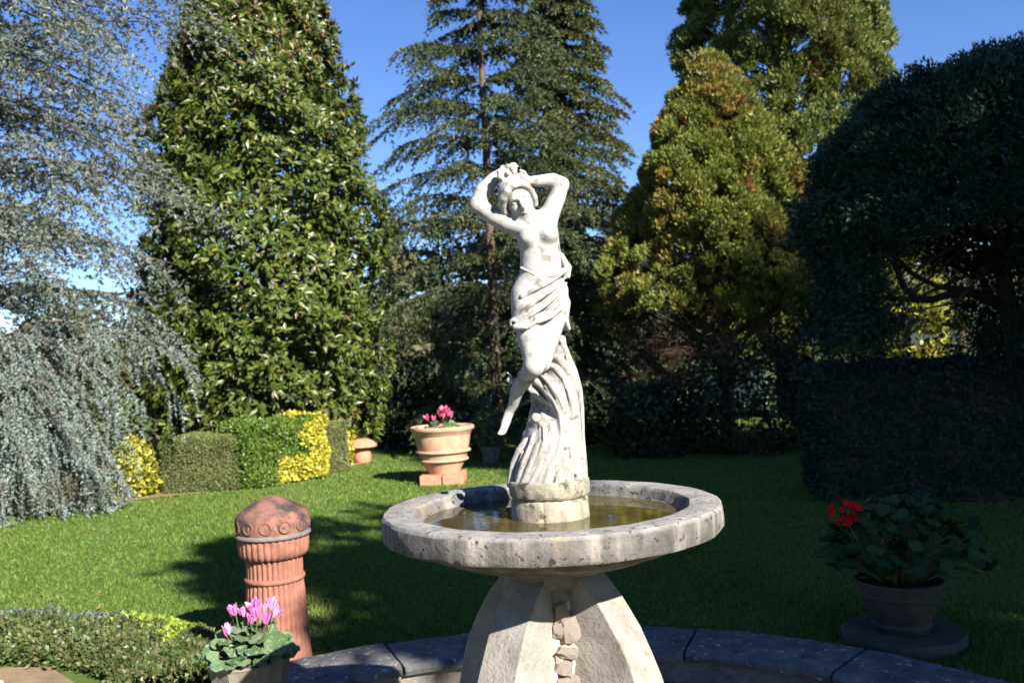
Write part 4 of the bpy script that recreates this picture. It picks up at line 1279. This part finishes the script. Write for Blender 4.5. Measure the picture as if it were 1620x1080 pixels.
for i, (x, y, z, rx, ry, rz, lb) in enumerate(((-7.6, 12.6, 1.0, 1.1, .7, 1.2, "olive shrub behind the weeping blue cedar"), (-9.6, 13.4, 1.2, 1.2, .8, 1.4, "large olive shrub at far left behind the blue cedars"), (-6.7, 14.6, 1.3, 1.0, .8, 1.5, "olive shrub between blue cedar and magnolia"))):
    shrub("olive_shrub", lb, (x, y, z), (rx, ry, rz), M['far_leaf'], .11, 3200, 110 + i, group="olive shrubs behind the weeping cedar")
shrub("dry_shrub", "small tan withered shrub catching sun in the shade right of the statue", (2.25, 14.3, .42), (.17, .15, .24), M['dead'], .08, 260, 99)
bushy("golden_conifer", "sunlit golden conifer seen through the gap under the clipped dome tree", (8.0, 17.2, 0), 4.8,
      lerp_prof([(0, .75), (.5, .7), (.8, .45), (1, .1)]), 120, [(M['gold_tree'], 1.0)], 53, spray=.36, per=240, leaf=(.11, .05), z0=.3, trunk_r=.12)

# broadleaved trees beyond the garden, and the tall ones behind the viewer that throw the shade
def broadleaf(name, label, base, H, crown, nl, mat, leaf, per, seed, group=None, zc=None, parts=None, tr=None):
    rng = np.random.default_rng(seed)
    base = np.array(base, float)
    root = thing(name, label, "tree", tuple(base), group)
    zc = zc or H - crown[2]
    c = base + np.array((0, 0, zc))
    tr = tr or .03 * H
    trunk("trunk", [base, base + (rng.normal(0, .1), 0, zc * .6), c], [tr, tr * .75, tr * .35], M['bark'], root)
    d = rnd_unit(nl, rng)
    C = c + d * np.array(crown) * (rng.uniform(.35, 1, (nl, 1)) ** .5)
    mb = MB()
    for i in range(0, nl, 3):
        b = base + np.array((0, 0, zc * rng.uniform(.5, .95)))
        mb.tube([b, (b + C[i]) / 2 + np.array((0, 0, .2)), C[i]], [tr * .35, tr * .2, .01], 5, cap=False)
    mb.build("branches", M['bark'], root, kind="stuff")
    n = nl * per
    lr = min(crown) * .42
    off = rnd_unit(n, rng) * rng.uniform(.3, 1, (n, 1)) ** .5 * lr * np.repeat(rng.uniform(.6, 1.2, nl), per)[:, None]
    off[:, 2] *= .7
    P = np.repeat(C, per, 0) + off
    V, F = scatter(SMALL_V, SMALL_F, P, rnd_unit(n, rng), unit(off + np.array([0, 0, .3])), rng.uniform(.7, 1.3, n) * leaf)
    mesh_np("crown", V, F, mat, root, kind="stuff")
    return root

far = [(-17.5, 30, 4.6), (-12.6, 33, 5.4), (-8.6, 30, 6.0), (-5.9, 33, 7.4), (-3.6, 30, 7.2), (-1.2, 33, 8.0), (1.6, 31, 7.6), (4.6, 33, 8.4), (8.2, 32, 8.8), (11.8, 30, 8.2), (15.6, 31, 8.8), (19.5, 30, 8.2), (23.5, 31, 8.0), (-22.5, 27, 5.2), (-27, 24, 5.6), (-31, 19, 5.4), (-24, 18, 3.6)]
FARL = ["low olive tree beyond the garden, leftmost behind the weeping blue cedar", "olive tree beyond the garden behind the tall blue cedar", "olive tree beyond the garden behind the magnolia's left side",
        "olive tree beyond the garden, seen through the magnolia's crown", "sunlit olive tree in the gap between magnolia and tiered conifer", "olive tree far behind the tiered conifer's trunk",
        "olive tree far behind the statue and dense fir", "olive tree far behind the bronze conifer's left edge", "olive tree far behind the bronze conifer", "olive tree far behind the huge rounded conifer",
        "olive tree beyond the garden, seen past the golden conifer", "olive tree beyond the garden, behind the clipped dome tree", "olive tree beyond the garden, rightmost of the belt", "olive tree beyond the lawn, out of view left of the weeping cedar", "taller olive tree beyond the lawn, out of view to the left", "olive tree beyond the lawn, farthest out to the left", "low olive tree nearest the lawn, out of view to the left"]
for i, (x, y, h) in enumerate(far):
    broadleaf("far_tree", FARL[i], (x, y, 0), h, (2.6, 2.0, h * .42), 26, M['far_leaf'], .34, 90, 120 + i, group="trees beyond the garden")

# tall trees to the right of and behind the viewer: they shade the right half of the garden
for i, (x, y, h, cr, zc, n, lb) in enumerate((
        (7.6, -6.0, 11.0, (1.75, 1.3, 2.6), 8.35, 48, "loose high-crowned tree behind the viewer, nearest the fountain"),
        (10.0, -6.0, 11.2, (2.0, 1.4, 2.4), 8.5, 60, "round-crowned tree behind the viewer between the loose tree and the taller ones"),
        (11.5, -6.2, 11.0, (1.1, 1.1, 1.7), 9.1, 40, "slim tree behind the viewer squeezed between the round-crowned tree and the taller ones"),
        (14.3, -6.0, 14.2, (1.8, 1.9, 6.2), 8.0, 150, "tall dense tree behind and right of the viewer"),
        (15.1, -7.4, 20.8, (1.2, 1.6, 9.6), 11.0, 240, "tall dense tree between two others behind and right of the viewer"),
        (18.6, -6.0, 18.5, (2.9, 2.9, 8.2), 10.2, 190, "tallest dense tree behind and right of the viewer"))):
    broadleaf("shade_tree", lb, (x, y, 0), h, cr, n, M['shrub'], .28, 150, 200 + i, group="tall trees behind the viewer", zc=zc, tr=.2)
for i, (x, y, h, lb) in enumerate(((-15, -9.5, 6.6, "unseen dark leafy tree added to block sky behind the viewer, far left of the row"), (-10.5, -11, 7.0, "unseen dark leafy tree added to block sky behind the viewer, left in the row"), (-6, -10.5, 7.0, "unseen dark leafy tree added to block sky behind the viewer, left of the middle of the row"),
                                   (-1.5, -11, 7.2, "unseen dark leafy tree added to block sky behind the viewer, middle of the row"), (3.0, -10.6, 7.0, "unseen dark leafy tree added to block sky behind the viewer, right end of the row"), (10.2, 1.6, 9.0, "unseen dark leafy tree added to block sky out to the right of the geranium"), (10.8, 6.2, 9.0, "unseen dark leafy tree added to block sky out to the right of the clipped dome tree"))):
    broadleaf("shade_tree", lb, (x, y, 0), h, (2.6, 1.6, h * .46), 60, M['shrub'], .30, 120, 230 + i, group="tall trees behind the viewer", zc=h * .52, tr=.18)  # unseen row and two at the right, added to block sky light

# ------------------------------------------------------------------ garden objects
# fluted terracotta column with domed cap
cx_, cy_ = -1.61, 2.46
CO = thing("terracotta_column", "fluted terracotta column with weathered domed cap standing on the lawn behind the planter", "column", (cx_, cy_, 0))
NF = 32
def flute(dep):
    def f(a, z, j):
        return 1 - dep * (0.5 + 0.5 * math.cos(NF * a)) ** 2
    return f
C0 = (cx_, cy_, 0)
MB().lathe([(.205, 0), (.205, .05), (.192, .07), (.186, .12), (.176, .30), (.166, .48), (.160, .535)], NF * 6, C0, flute(.07)).build("shaft", M['terra_red'], CO, smooth=True, angle=60)
MB().lathe([(.158, .53), (.170, .536), (.172, .546), (.170, .556), (.158, .562)], 64, C0).build("ring", M['terra_red'], CO, smooth=True, angle=60)
MB().lathe([(.160, .56), (.160, .655), (.163, .672)], NF * 6, C0, flute(.07)).build("neck", M['terra_red'], CO, smooth=True, angle=60)
MB().lathe([(.165, .668), (.185, .675), (.198, .70), (.201, .73), (.201, .785)], NF * 6, C0, flute(.045)).build("capital", M['terra_red'], CO, smooth=True, angle=60)
MB().lathe([(.19, .783), (.211, .788), (.214, .797), (.212, .806), (.198, .813)], 64, C0).build("lip", M['terra_grey'], CO, smooth=True, angle=60)
MB().lathe([(.198, .81), (.203, .83), (.205, .88), (.204, .908), (.197, .924), (.165, .946), (.11, .978), (.05, 1.006), (.01, 1.014)], 64, C0,
           mod=lambda a, z, j: 1 + .012 * math.sin(3 * a + 9 * z) + .008 * math.sin(7 * a)).build("cap", M['terra_sooty'], CO, smooth=True, angle=60)
for i in range(12):
    a = 2 * math.pi * i / 12 + .1
    mb = MB()
    ca = np.array((math.cos(a), math.sin(a), 0)); ta = np.array((-math.sin(a), math.cos(a), 0))
    pts = [np.array(C0) + ca * .2045 + ta * .032 * math.cos(q) + np.array((0, 0, .859 + .032 * math.sin(q))) for q in np.linspace(0, 2 * np.pi, 17)]
    mb.tube(pts, .0055, 6, cap=False)
    c = np.array(C0) + ca * .2045 + np.array((0, 0, .857))
    mb.tube([c - ca * .004, c + ca * .004], [.010, .006], 8)
    mb.build("medallion", M['terra_sooty'], CO, smooth=True, angle=60)

CO.location.z = -.02      # settled a little into the turf

# big far pot on a brick plinth
px_, py_ = -1.50, 10.1
BP = thing("brick_plinth", "low plinth of red bricks under the big terracotta pot on the lawn", "plinth", (px_, py_, 0))
for (dx, dy, w, d) in ((-.16, -.17, .30, .30), (.155, -.17, .29, .30), (-.15, .15, .32, .28), (.165, .15, .27, .28)):
    x0, x1, y0, y1 = px_ + dx - w / 2, px_ + dx + w / 2, py_ + dy - d / 2, py_ + dy + d / 2
    v = [(x0, y0, 0), (x1, y0, 0), (x1, y1, 0), (x0, y1, 0), (x0, y0, .135), (x1, y0, .135), (x1, y1, .135), (x0, y1, .135)]
    MB().add(v, [(0, 3, 2, 1), (4, 5, 6, 7), (0, 1, 5, 4), (1, 2, 6, 5), (2, 3, 7, 6), (3, 0, 4, 7)]).build("brick", M['brick'], BP, bevel=.008)
BIG = thing("terracotta_pot", "big ringed terracotta pot holding a rosy cyclamen on the lawn behind the basin", "flower pot", (px_, py_, .137))
wob = lambda a, z, j: 1 + .008 * math.sin(2 * a + 1) + .004 * math.sin(5 * a)
PC = (px_, py_, .137)
MB().lathe([(.02, 0), (.215, 0), (.225, .02), (.275, .10), (.315, .17), (.335, .20), (.345, .29), (.358, .31), (.385, .45), (.400, .56), (.385, .575), (.36, .575), (.35, .50), (.02, .50)], 64, PC, wob).build("pot_body", M['terra'], BIG, smooth=True, angle=40)
MB().lathe([(.320, .172), (.352, .178), (.362, .192), (.352, .206), (.332, .210)], 64, PC, wob, close=False).build("ring", M['terra'], BIG, smooth=True)
MB().lathe([(.345, .290), (.388, .300), (.400, .316), (.388, .332), (.360, .336)], 64, PC, wob, close=False).build("ring", M['terra'], BIG, smooth=True)
MB().lathe([(.392, .545), (.415, .560), (.425, .60), (.452, .615), (.460, .64), (.452, .668), (.43, .675), (.405, .66), (.385, .60), (.36, .545)], 64, PC, wob, close=False).build("rim", M['terra'], BIG, smooth=True, angle=50)
v = [(px_, py_, .137 + .60)] + [(px_ + .40 * math.cos(2 * math.pi * i / 32), py_ + .40 * math.sin(2 * math.pi * i / 32), .137 + .595 + random.uniform(-.01, .01)) for i in range(32)]
MB().add(v, [(0, i + 1, (i + 1) % 32 + 1) for i in range(32)]).build("soil", M['soil'], BIG)

# leaf and flower meshes shared by the pot plants
def round_leaf(name, mat, n=12, heart=True, cup=.12, scallop=.0):
    v = [(0.18, 0, 0)]
    for i in range(n):
        a = 2 * math.pi * i / n + math.pi / n
        r = .5 * (1 + scallop * math.cos(3 * n / 2 * a))
        x = .5 + r * math.cos(a); y = r * 1.02 * math.sin(a)
        if heart and abs(a - math.pi) < .5:
            x += .22 * (1 - abs(a - math.pi) / .5)
        v.append((x, y, cup * ((x - .4) ** 2 + y * y) * 1.5 * (1.5 if i % 2 else .1)))
    me = bpy.data.meshes.new(name)
    me.from_pydata(v, [], [(0, i + 1, (i + 1) % n + 1) for i in range(n)])
    me.materials.append(mat)
    me.polygons.foreach_set("use_smooth", [True] * n)
    return me
def cyc_flower(mat, seed):
    rg = random.Random(seed)
    v, f = [], []
    for i in range(5):
        a = 2 * math.pi * i / 5 + rg.uniform(-.15, .15)
        ca, sa = math.cos(a), math.sin(a)
        tw = rg.uniform(-.25, .25)
        b = len(v)
        for (h, o, w) in ((0, .06, .05), (.35, .20, .20), (.70, .28, .24), (1.0, .40, .08)):
            o *= rg.uniform(.85, 1.2)
            for s in (-1, 1):
                v.append((ca * o - sa * (w * s + tw * h), sa * o + ca * (w * s + tw * h), h + .05 * s))
        for k in range(3):
            f.append((b + 2 * k, b + 2 * k + 1, b + 2 * k + 3, b + 2 * k + 2))
    me = bpy.data.meshes.new("flower")
    me.from_pydata(v, [], f); me.materials.append(mat)
    me.polygons.foreach_set("use_smooth", [True] * len(f))
    return me

def pose(o, parent, p, dirv, nrm, s):
    d = Vector(dirv).normalized()
    y = Vector(nrm).cross(d).normalized(); z = d.cross(y)
    mt = Matrix((d, y, z)).transposed().to_4x4()
    o.matrix_local = Matrix.Translation(Vector(p) - Vector(base_of(parent))) @ mt @ Matrix.Scale(s, 4)

def cyclamen(label, c, rad, h, nleaf, leafsize, flowers, fmat, fsize, seed):
    rng = np.random.default_rng(seed)
    c = np.array(c, float)
    root = thing("cyclamen", label, "flower", tuple(c))
    lm = round_leaf("leaf", M['cyclamen'])
    st = MB()
    for i in range(nleaf):
        a = i * 2.39996 + rng.normal(0, .2); rr = rad * math.sqrt((i + .5) / nleaf)
        p = c + np.array((rr * math.cos(a), rr * math.sin(a) * .95, h * (1 - .75 * (rr / rad) ** 2) * rng.uniform(.75, 1.1) + .01))
        out = np.array((math.cos(a), math.sin(a), .15 - .5 * rr / rad)) + rng.normal(0, .2, 3)
        nn = np.array((math.cos(a) * .7, math.sin(a) * .7 - .3, .8)) + rng.normal(0, .32, 3)
        pose(obj("leaf", lm, root), root, p - out * leafsize * .4, out, nn, leafsize * rng.uniform(.75, 1.25))
        st.tube([c + np.array((.1 * rr * math.cos(a), .1 * rr * math.sin(a), 0)), c + (p - c) * np.array((.55, .55, .6)), p - out * leafsize * .3], [.003, .003, .002], 5, cap=False)
    fm = [cyc_flower(fmat, s) for s in range(3)]
    for i, (dx, dy, dz, sc) in enumerate(flowers):
        p = c + np.array((dx, dy, dz))
        o = obj("flower", fm[i % 3], root)
        pose(o, root, p, (math.cos(i * 2.1), math.sin(i * 2.1), rng.uniform(-.2, .3)), (rng.normal(0, .35), rng.normal(0, .3) - .1, 1), fsize * sc)
        st.tube([c + np.array((dx * .3, dy * .3, 0)), c + np.array((dx * .7, dy * .7, dz * .6)), p], [.003, .003, .0025], 5, cap=False)
    st.build("stems", M['stem'], root, kind="stuff")

cyclamen("rosy pink cyclamen growing in the big terracotta pot", (px_, py_, .74), .24, .13, 34, .10,
         [(-.19, -.08, .16, 1), (-.10, -.1, .15, .9), (-.02, -.05, .20, 1.2), (.05, -.08, .25, 1.3), (.09, .0, .20, 1.2), (.14, -.08, .18, 1), (.0, .08, .24, 1.1), (.10, -.12, .24, 1.1), (.04, -.12, .18, 1)], M['rose'], .085, 301)

# faceted stone planter and dark tub on the coping
plx, ply = -1.35, 1.22
PLz = .222
PH = .03
PL = thing("stone_planter", "faceted beige stone planter with pink cyclamen at the bottom edge beside the column", "flower pot", (plx, ply, PLz))
def facet(a, z, j):
    k = 9
    b = ((a + .35) % (2 * math.pi / k)) - math.pi / k
    return math.cos(math.pi / k) / math.cos(b) * (1 + .0)
MB().lathe([(.02, .0), (.125, .0), (.130, .02), (.160, .15), (.178, .235), (.183, .245), (.181, .252), (.168, .253), (.158, .245), (.148, .20), (.02, .195)], 72, (plx, ply, PLz), facet).build("pot_body", M['planter'], PL, smooth=True, angle=12)
v = [(plx, ply, PLz + .23)] + [(plx + .152 * math.cos(2 * math.pi * i / 24), ply + .152 * math.sin(2 * math.pi * i / 24), PLz + .226) for i in range(24)]
MB().add(v, [(0, i + 1, (i + 1) % 24 + 1) for i in range(24)]).build("soil", M['soil'], PL)
cyclamen("bright pink cyclamen in the faceted stone planter", (plx + .01, ply - .01, PLz + .226), .185, .15, 105, .062,
         [(-0.066, -0.02, 0.21, 1), (-0.039, -0.05, 0.225, 1.1), (-0.011, -0.03, 0.21, 1.0), (0.033, -0.02, 0.23, 1.15), (0.055, -0.05, 0.21, 1.1), (0.077, -0.03, 0.225, 1.0), (0.11, -0.02, 0.235, 1.15), (0.127, -0.05, 0.21, 1.1), (-0.055, -0.09, 0.155, 1.05), (-0.072, -0.08, 0.145, 0.9), (0.017, 0.03, 0.23, 1.0), (0.099, 0.04, 0.22, 1.1), (0.033, -0.06, 0.19, 1.0), (0.094, -0.06, 0.185, 1.0)], M['pink'], .044, 302)
# geranium in a stone pot on a round slab, right foreground
gx_, gy_ = 1.98, 2.52
SL = thing("round_slab", "thick round stone slab on the grass beside the right-hand coping", "slab", (gx_, gy_, 0))
MB().lathe([(.02, 0), (.32, 0), (.335, .02), (.335, .06), (.32, .078), (.02, .082)], 56, (gx_, gy_, 0), mod=lambda a, z, j: 1 + .012 * math.sin(3 * a) + random.uniform(-.004, .004)).build("slab_body", M['slab'], SL, smooth=True, angle=40)
GP = thing("stone_pot", "round weathered stone pot on the slab holding a red geranium in shade", "flower pot", (gx_ - .01, gy_, .084))
MB().lathe([(.02, 0), (.15, 0), (.165, .03), (.155, .05), (.20, .14), (.235, .21), (.245, .25), (.250, .275), (.240, .285), (.222, .28), (.20, .22), (.02, .21)], 56, (gx_ - .01, gy_, .084), mod=lambda a, z, j: 1 + .006 * math.sin(16 * a)).build("pot_body", M['slab'], GP, smooth=True, angle=40)
MB().lathe([(.21, .19), (.24, .20), (.242, .215), (.232, .222)], 56, (gx_ - .01, gy_, .084), close=False).build("band", M['slab'], GP, smooth=True)
v = [(gx_ - .01, gy_, .33)] + [(gx_ - .01 + .208 * math.cos(2 * math.pi * i / 24), gy_ + .208 * math.sin(2 * math.pi * i / 24), .325) for i in range(24)]
MB().add(v, [(0, i + 1, (i + 1) % 24 + 1) for i in range(24)]).build("soil", M['soil'], GP)

def geranium():
    rng = np.random.default_rng(303)
    c = np.array((gx_ - .01, gy_, .325))
    root = thing("geranium", "bushy dark green geranium with one red flower head at its left", "flower", tuple(c))
    lm = round_leaf("leaf", M['geranium'], n=16, cup=.18, scallop=.06)
    st = MB()
    for i in range(290):
        d = rnd_unit(1, rng)[0]; d[2] = abs(d[2]) - .25
        q = d * np.array((.47, .36, .40)) * rng.uniform(.45, 1.0) ** .5 + np.array((.03, 0, .22))
        if q[2] < -.03 and np.hypot(q[0], q[1]) < .27:
            continue
        q[2] = max(q[2], -.12)
        p = c + q
        nn = np.array((d[0] * .6, d[1] * .6 - .2, .8)) + rng.normal(0, .25, 3)
        out = np.array((d[0], d[1], -.15)) + rng.normal(0, .3, 3)
        s = rng.uniform(.055, .105)
        pose(obj("leaf", lm, root), root, p - out * s * .4, out, nn, s)
        if i % 2 == 0:
            st.tube([c + np.array((q[0] * .15, q[1] * .15, 0)), c + q * np.array((.5, .5, .6)), p], [.006, .005, .003], 5, cap=False)
    hc = c + np.array((-.345, -.20, .455))
    st.tube([c + np.array((-.08, -.05, .05)), c + np.array((-.25, -.15, .25)), hc - np.array((0, 0, .03))], [.005, .004, .003], 5, cap=False)
    st.build("stems", M['stem'], root, kind="stuff")
    fm = cyc_flower(M['red'], 9)
    fh = obj("flower_head", None, root)
    fh.location = hc - c
    for i in range(26):
        d = rnd_unit(1, rng)[0]; d[2] = d[2] * .8 + .15
        p = hc + d * np.array((.066, .055, .042))
        pose(obj("petal", fm, fh), fh, p, np.cross(d, (0.3, .2, 1)), d, .034)
geranium()

# terracotta mushroom ornament at the far end of the hedge row
mx, my = -3.30, 13.1
MU = thing("mushroom_ornament", "small terracotta mushroom ornament at the far end of the hedge row", "garden ornament", (mx, my, 0))
MB().lathe([(.02, 0), (.13, 0), (.15, .03), (.16, .12), (.14, .22), (.115, .27), (.02, .28)], 32, (mx, my, 0)).build("stalk", M['brick'], MU, smooth=True, angle=50)
MB().lathe([(.10, .26), (.24, .27), (.265, .29), (.255, .33), (.20, .385), (.11, .425), (.02, .435)], 32, (mx, my, 0)).build("mushroom_cap", M['brick'], MU, smooth=True, angle=50)
sx, sy = -.95, 12.2
SP = thing("small_pot", "small grey pot standing in shade behind the statue's base", "flower pot", (sx, sy, 0))
MB().lathe([(.02, 0), (.13, 0), (.17, .24), (.185, .25), (.185, .28), (.165, .28), (.15, .22), (.02, .21)], 32, (sx, sy, 0)).build("pot_body", M['terra_grey'], SP, smooth=True, angle=40)
shrub("potted_shrub", "sparse dry-leaved plant in the small grey pot behind the statue's base", (sx, sy, .55), (.26, .24, .36), M['ground_cover'], .07, 420, 310, zmin=.26)

# low wall far behind, glimpsed between the trunks
GW = thing("garden_wall", "pale plastered garden wall glimpsed between trunks in the far background", "wall", (3.2, 24.0, 0))
v = [(.2, 23.9, 0), (6.6, 23.9, 0), (6.6, 24.15, 0), (.2, 24.15, 0), (.2, 23.9, 1.05), (6.6, 23.9, 1.05), (6.6, 24.15, 1.05), (.2, 24.15, 1.05)]
MB().add(v, [(0, 3, 2, 1), (0, 1, 5, 4), (1, 2, 6, 5), (2, 3, 7, 6), (3, 0, 4, 7), (4, 5, 6, 7)]).build("masonry", M['plaster'], GW)
v = [(.15, 23.84, 1.053), (6.65, 23.84, 1.053), (6.65, 24.21, 1.053), (.15, 24.21, 1.053), (.15, 23.84, 1.12), (6.65, 23.84, 1.12), (6.65, 24.21, 1.12), (.15, 24.21, 1.12)]
MB().add(v, [(0, 3, 2, 1), (0, 1, 5, 4), (1, 2, 6, 5), (2, 3, 7, 6), (3, 0, 4, 7), (4, 5, 6, 7)]).build("wall_coping", M['slab'], GW)

# low ground-cover hedge between the path and the lawn
def low_hedge():
    rng = np.random.default_rng(401)
    line = np.array([(-6.4, 3.35), (-5.2, 3.2), (-4.2, 3.1), (-3.3, 2.98), (-2.6, 2.78), (-2.3, 2.55), (-2.1, 2.22), (-2.0, 1.85)])
    root = thing("low_hedge", "low loose border of mixed green, grey and lime foliage between path and lawn", "hedge", (-3.5, 3.0, 0))
    n = 34000
    t = rng.uniform(0, len(line) - 1.001, n)
    i = t.astype(int); f = (t - i)[:, None]
    P = line[i] * (1 - f) + line[i + 1] * f
    dd = line[i + 1] - line[i]; dd /= np.linalg.norm(dd, axis=1)[:, None]
    nn = np.stack([-dd[:, 1], dd[:, 0]], 1)
    q = rng.uniform(-1, 1, n)
    hw, hh = .34, .19
    prof = np.sqrt(np.clip(1 - np.abs(q) ** 2.4, 0, 1))
    lump = 1 + .07 * np.sin(P[:, 0] * 9 + q * 3) + .06 * np.sin(P[:, 0] * 23 + q * 7)
    z = hh * prof * lump * (1 - rng.exponential(.14, n).clip(0, .95)) + .015
    side = nn * (q * hw)[:, None]
    V3 = np.concatenate([P + side, z[:, None]], 1)
    N = unit(np.concatenate([nn * q[:, None], (prof + .1)[:, None]], 1))
    D = unit(N * .5 + rnd_unit(n, rng) + np.array([0, 0, .3]))
    S = rng.uniform(.7, 1.4, n) * .034
    nz = np.sin(P[:, 0] * 5.1 + q * 2) + .7 * np.sin(P[:, 0] * 11 - q * 3)
    lime = (V3[:, 0] > -3.0) & (V3[:, 0] < -2.2) & (q > -.1) & (nz + rng.normal(0, .5, n) > -.1)
    grey = (V3[:, 0] < -2.75) & (q > .0) & (rng.uniform(0, 1, n) < .75) & ~lime
    for m, mt, nm in ((~lime & ~grey, M['ground_cover'], "foliage"), (lime, M['cover_lime'], "lime_foliage"), (grey, M['cover_grey'], "grey_foliage")):
        V, F = scatter(SMALL_V, SMALL_F, V3[m], D[m], unit(N[m] + rng.normal(0, .5, (m.sum(), 3))), S[m])
        mesh_np(nm, V, F, mt, root, kind="stuff")
low_hedge()

# grass
def grass():
    rng = np.random.default_rng(501)
    n = 310000
    # denser close to the viewer, inside the visible wedge
    dist = 4.6 + (rng.uniform(0, 1, n) ** 1.7) * 17
    ang = rng.uniform(-.82, .64, n)
    x = dist * np.sin(ang); y = -2.65 + dist * np.cos(ang)
    ok = (x * x + y * y > 2.40 ** 2)
    # keep clear of path, beds and the pot plinth
    bed = np.array(bp)
    by = np.interp(x, bed[:, 0], bed[:, 1], left=99, right=99)
    ok &= ~((x < -3.1) & (y > by + .04))
    pl = np.interp(x, [-6.4, -5.2, -4.2, -3.3, -2.55, -2.05], [3.2, 3.05, 2.95, 2.82, 2.58, 2.36], right=-9)
    ok &= ~((x < -2.05) & (y < pl))
    ok &= (np.abs(x - px_) > .32) | (np.abs(y - py_) > .33)
    ok &= np.hypot(x - gx_, y - gy_) > .34
    ok &= np.hypot(x - cx_, y - cy_) > .20
    x, y, dist = x[ok], y[ok], dist[ok]
    n = len(x)
    P = np.stack([x, y, np.zeros(n)], 1)
    D = unit(np.stack([rng.normal(0, .42, n), rng.normal(0, .42, n), np.ones(n)], 1))
    L = rng.uniform(.6, 1.35, n) * .032 * (1 + .25 * np.sin(x * 2.1 + y * 1.3))
    w = .006 + .0013 * dist
    a = rng.uniform(0, np.pi, n)
    W = np.stack([np.cos(a), np.sin(a), np.zeros(n)], 1) * (w * .5)[:, None]
    V = np.stack([P - W, P + W, P + D * L[:, None]], 1).reshape(-1, 3)
    o = mesh_np("grass", V, np.arange(n * 3).reshape(-1, 3), M['grass'], None, kind="stuff")
    tag(o, "short mown lawn grass", "grass")
grass()

# a few fallen leaves on the lawn and coping
lf = bpy.data.meshes.new("fallen_leaf")
lf.from_pydata(LEAF_V, [], LEAF_F); lf.materials.append(M['dead'])
rgl = np.random.default_rng(77)
for i in range(26):
    a = rgl.uniform(R(25), R(150)); r = rgl.uniform(2.0, 2.32)
    o = obj("fallen_leaf", lf, POOL)
    o.location = (r * math.cos(a), r * math.sin(a), .224); o.rotation_euler = (rgl.uniform(-.2, .2), rgl.uniform(-.2, .2), rgl.uniform(0, 6.28))
    o.scale = (rgl.uniform(.03, .06),) * 3

def litter():
    rng = np.random.default_rng(88)
    n = 420
    d = 4.9 + rng.uniform(0, 1, n) * 9; a = rng.uniform(-.6, .6, n)
    P = np.stack([d * np.sin(a), -2.65 + d * np.cos(a), np.full(n, .03)], 1)
    ok = (np.hypot(P[:, 0], P[:, 1]) > 2.45) & ~((P[:, 0] < -2) & (P[:, 1] < 3.3))
    P = P[ok]; n = len(P)
    V, F = scatter(MID_V, MID_F, P, np.concatenate([rng.normal(0, 1, (n, 2)), rng.normal(0, .2, (n, 1))], 1), np.concatenate([rng.normal(0, .3, (n, 2)), np.ones((n, 1))], 1), rng.uniform(.03, .075, n))
    tag(mesh_np("leaf_litter", V, F, M['litter'], None, kind="stuff"), "scattered dry fallen leaves on the lawn", "leaves")
litter()
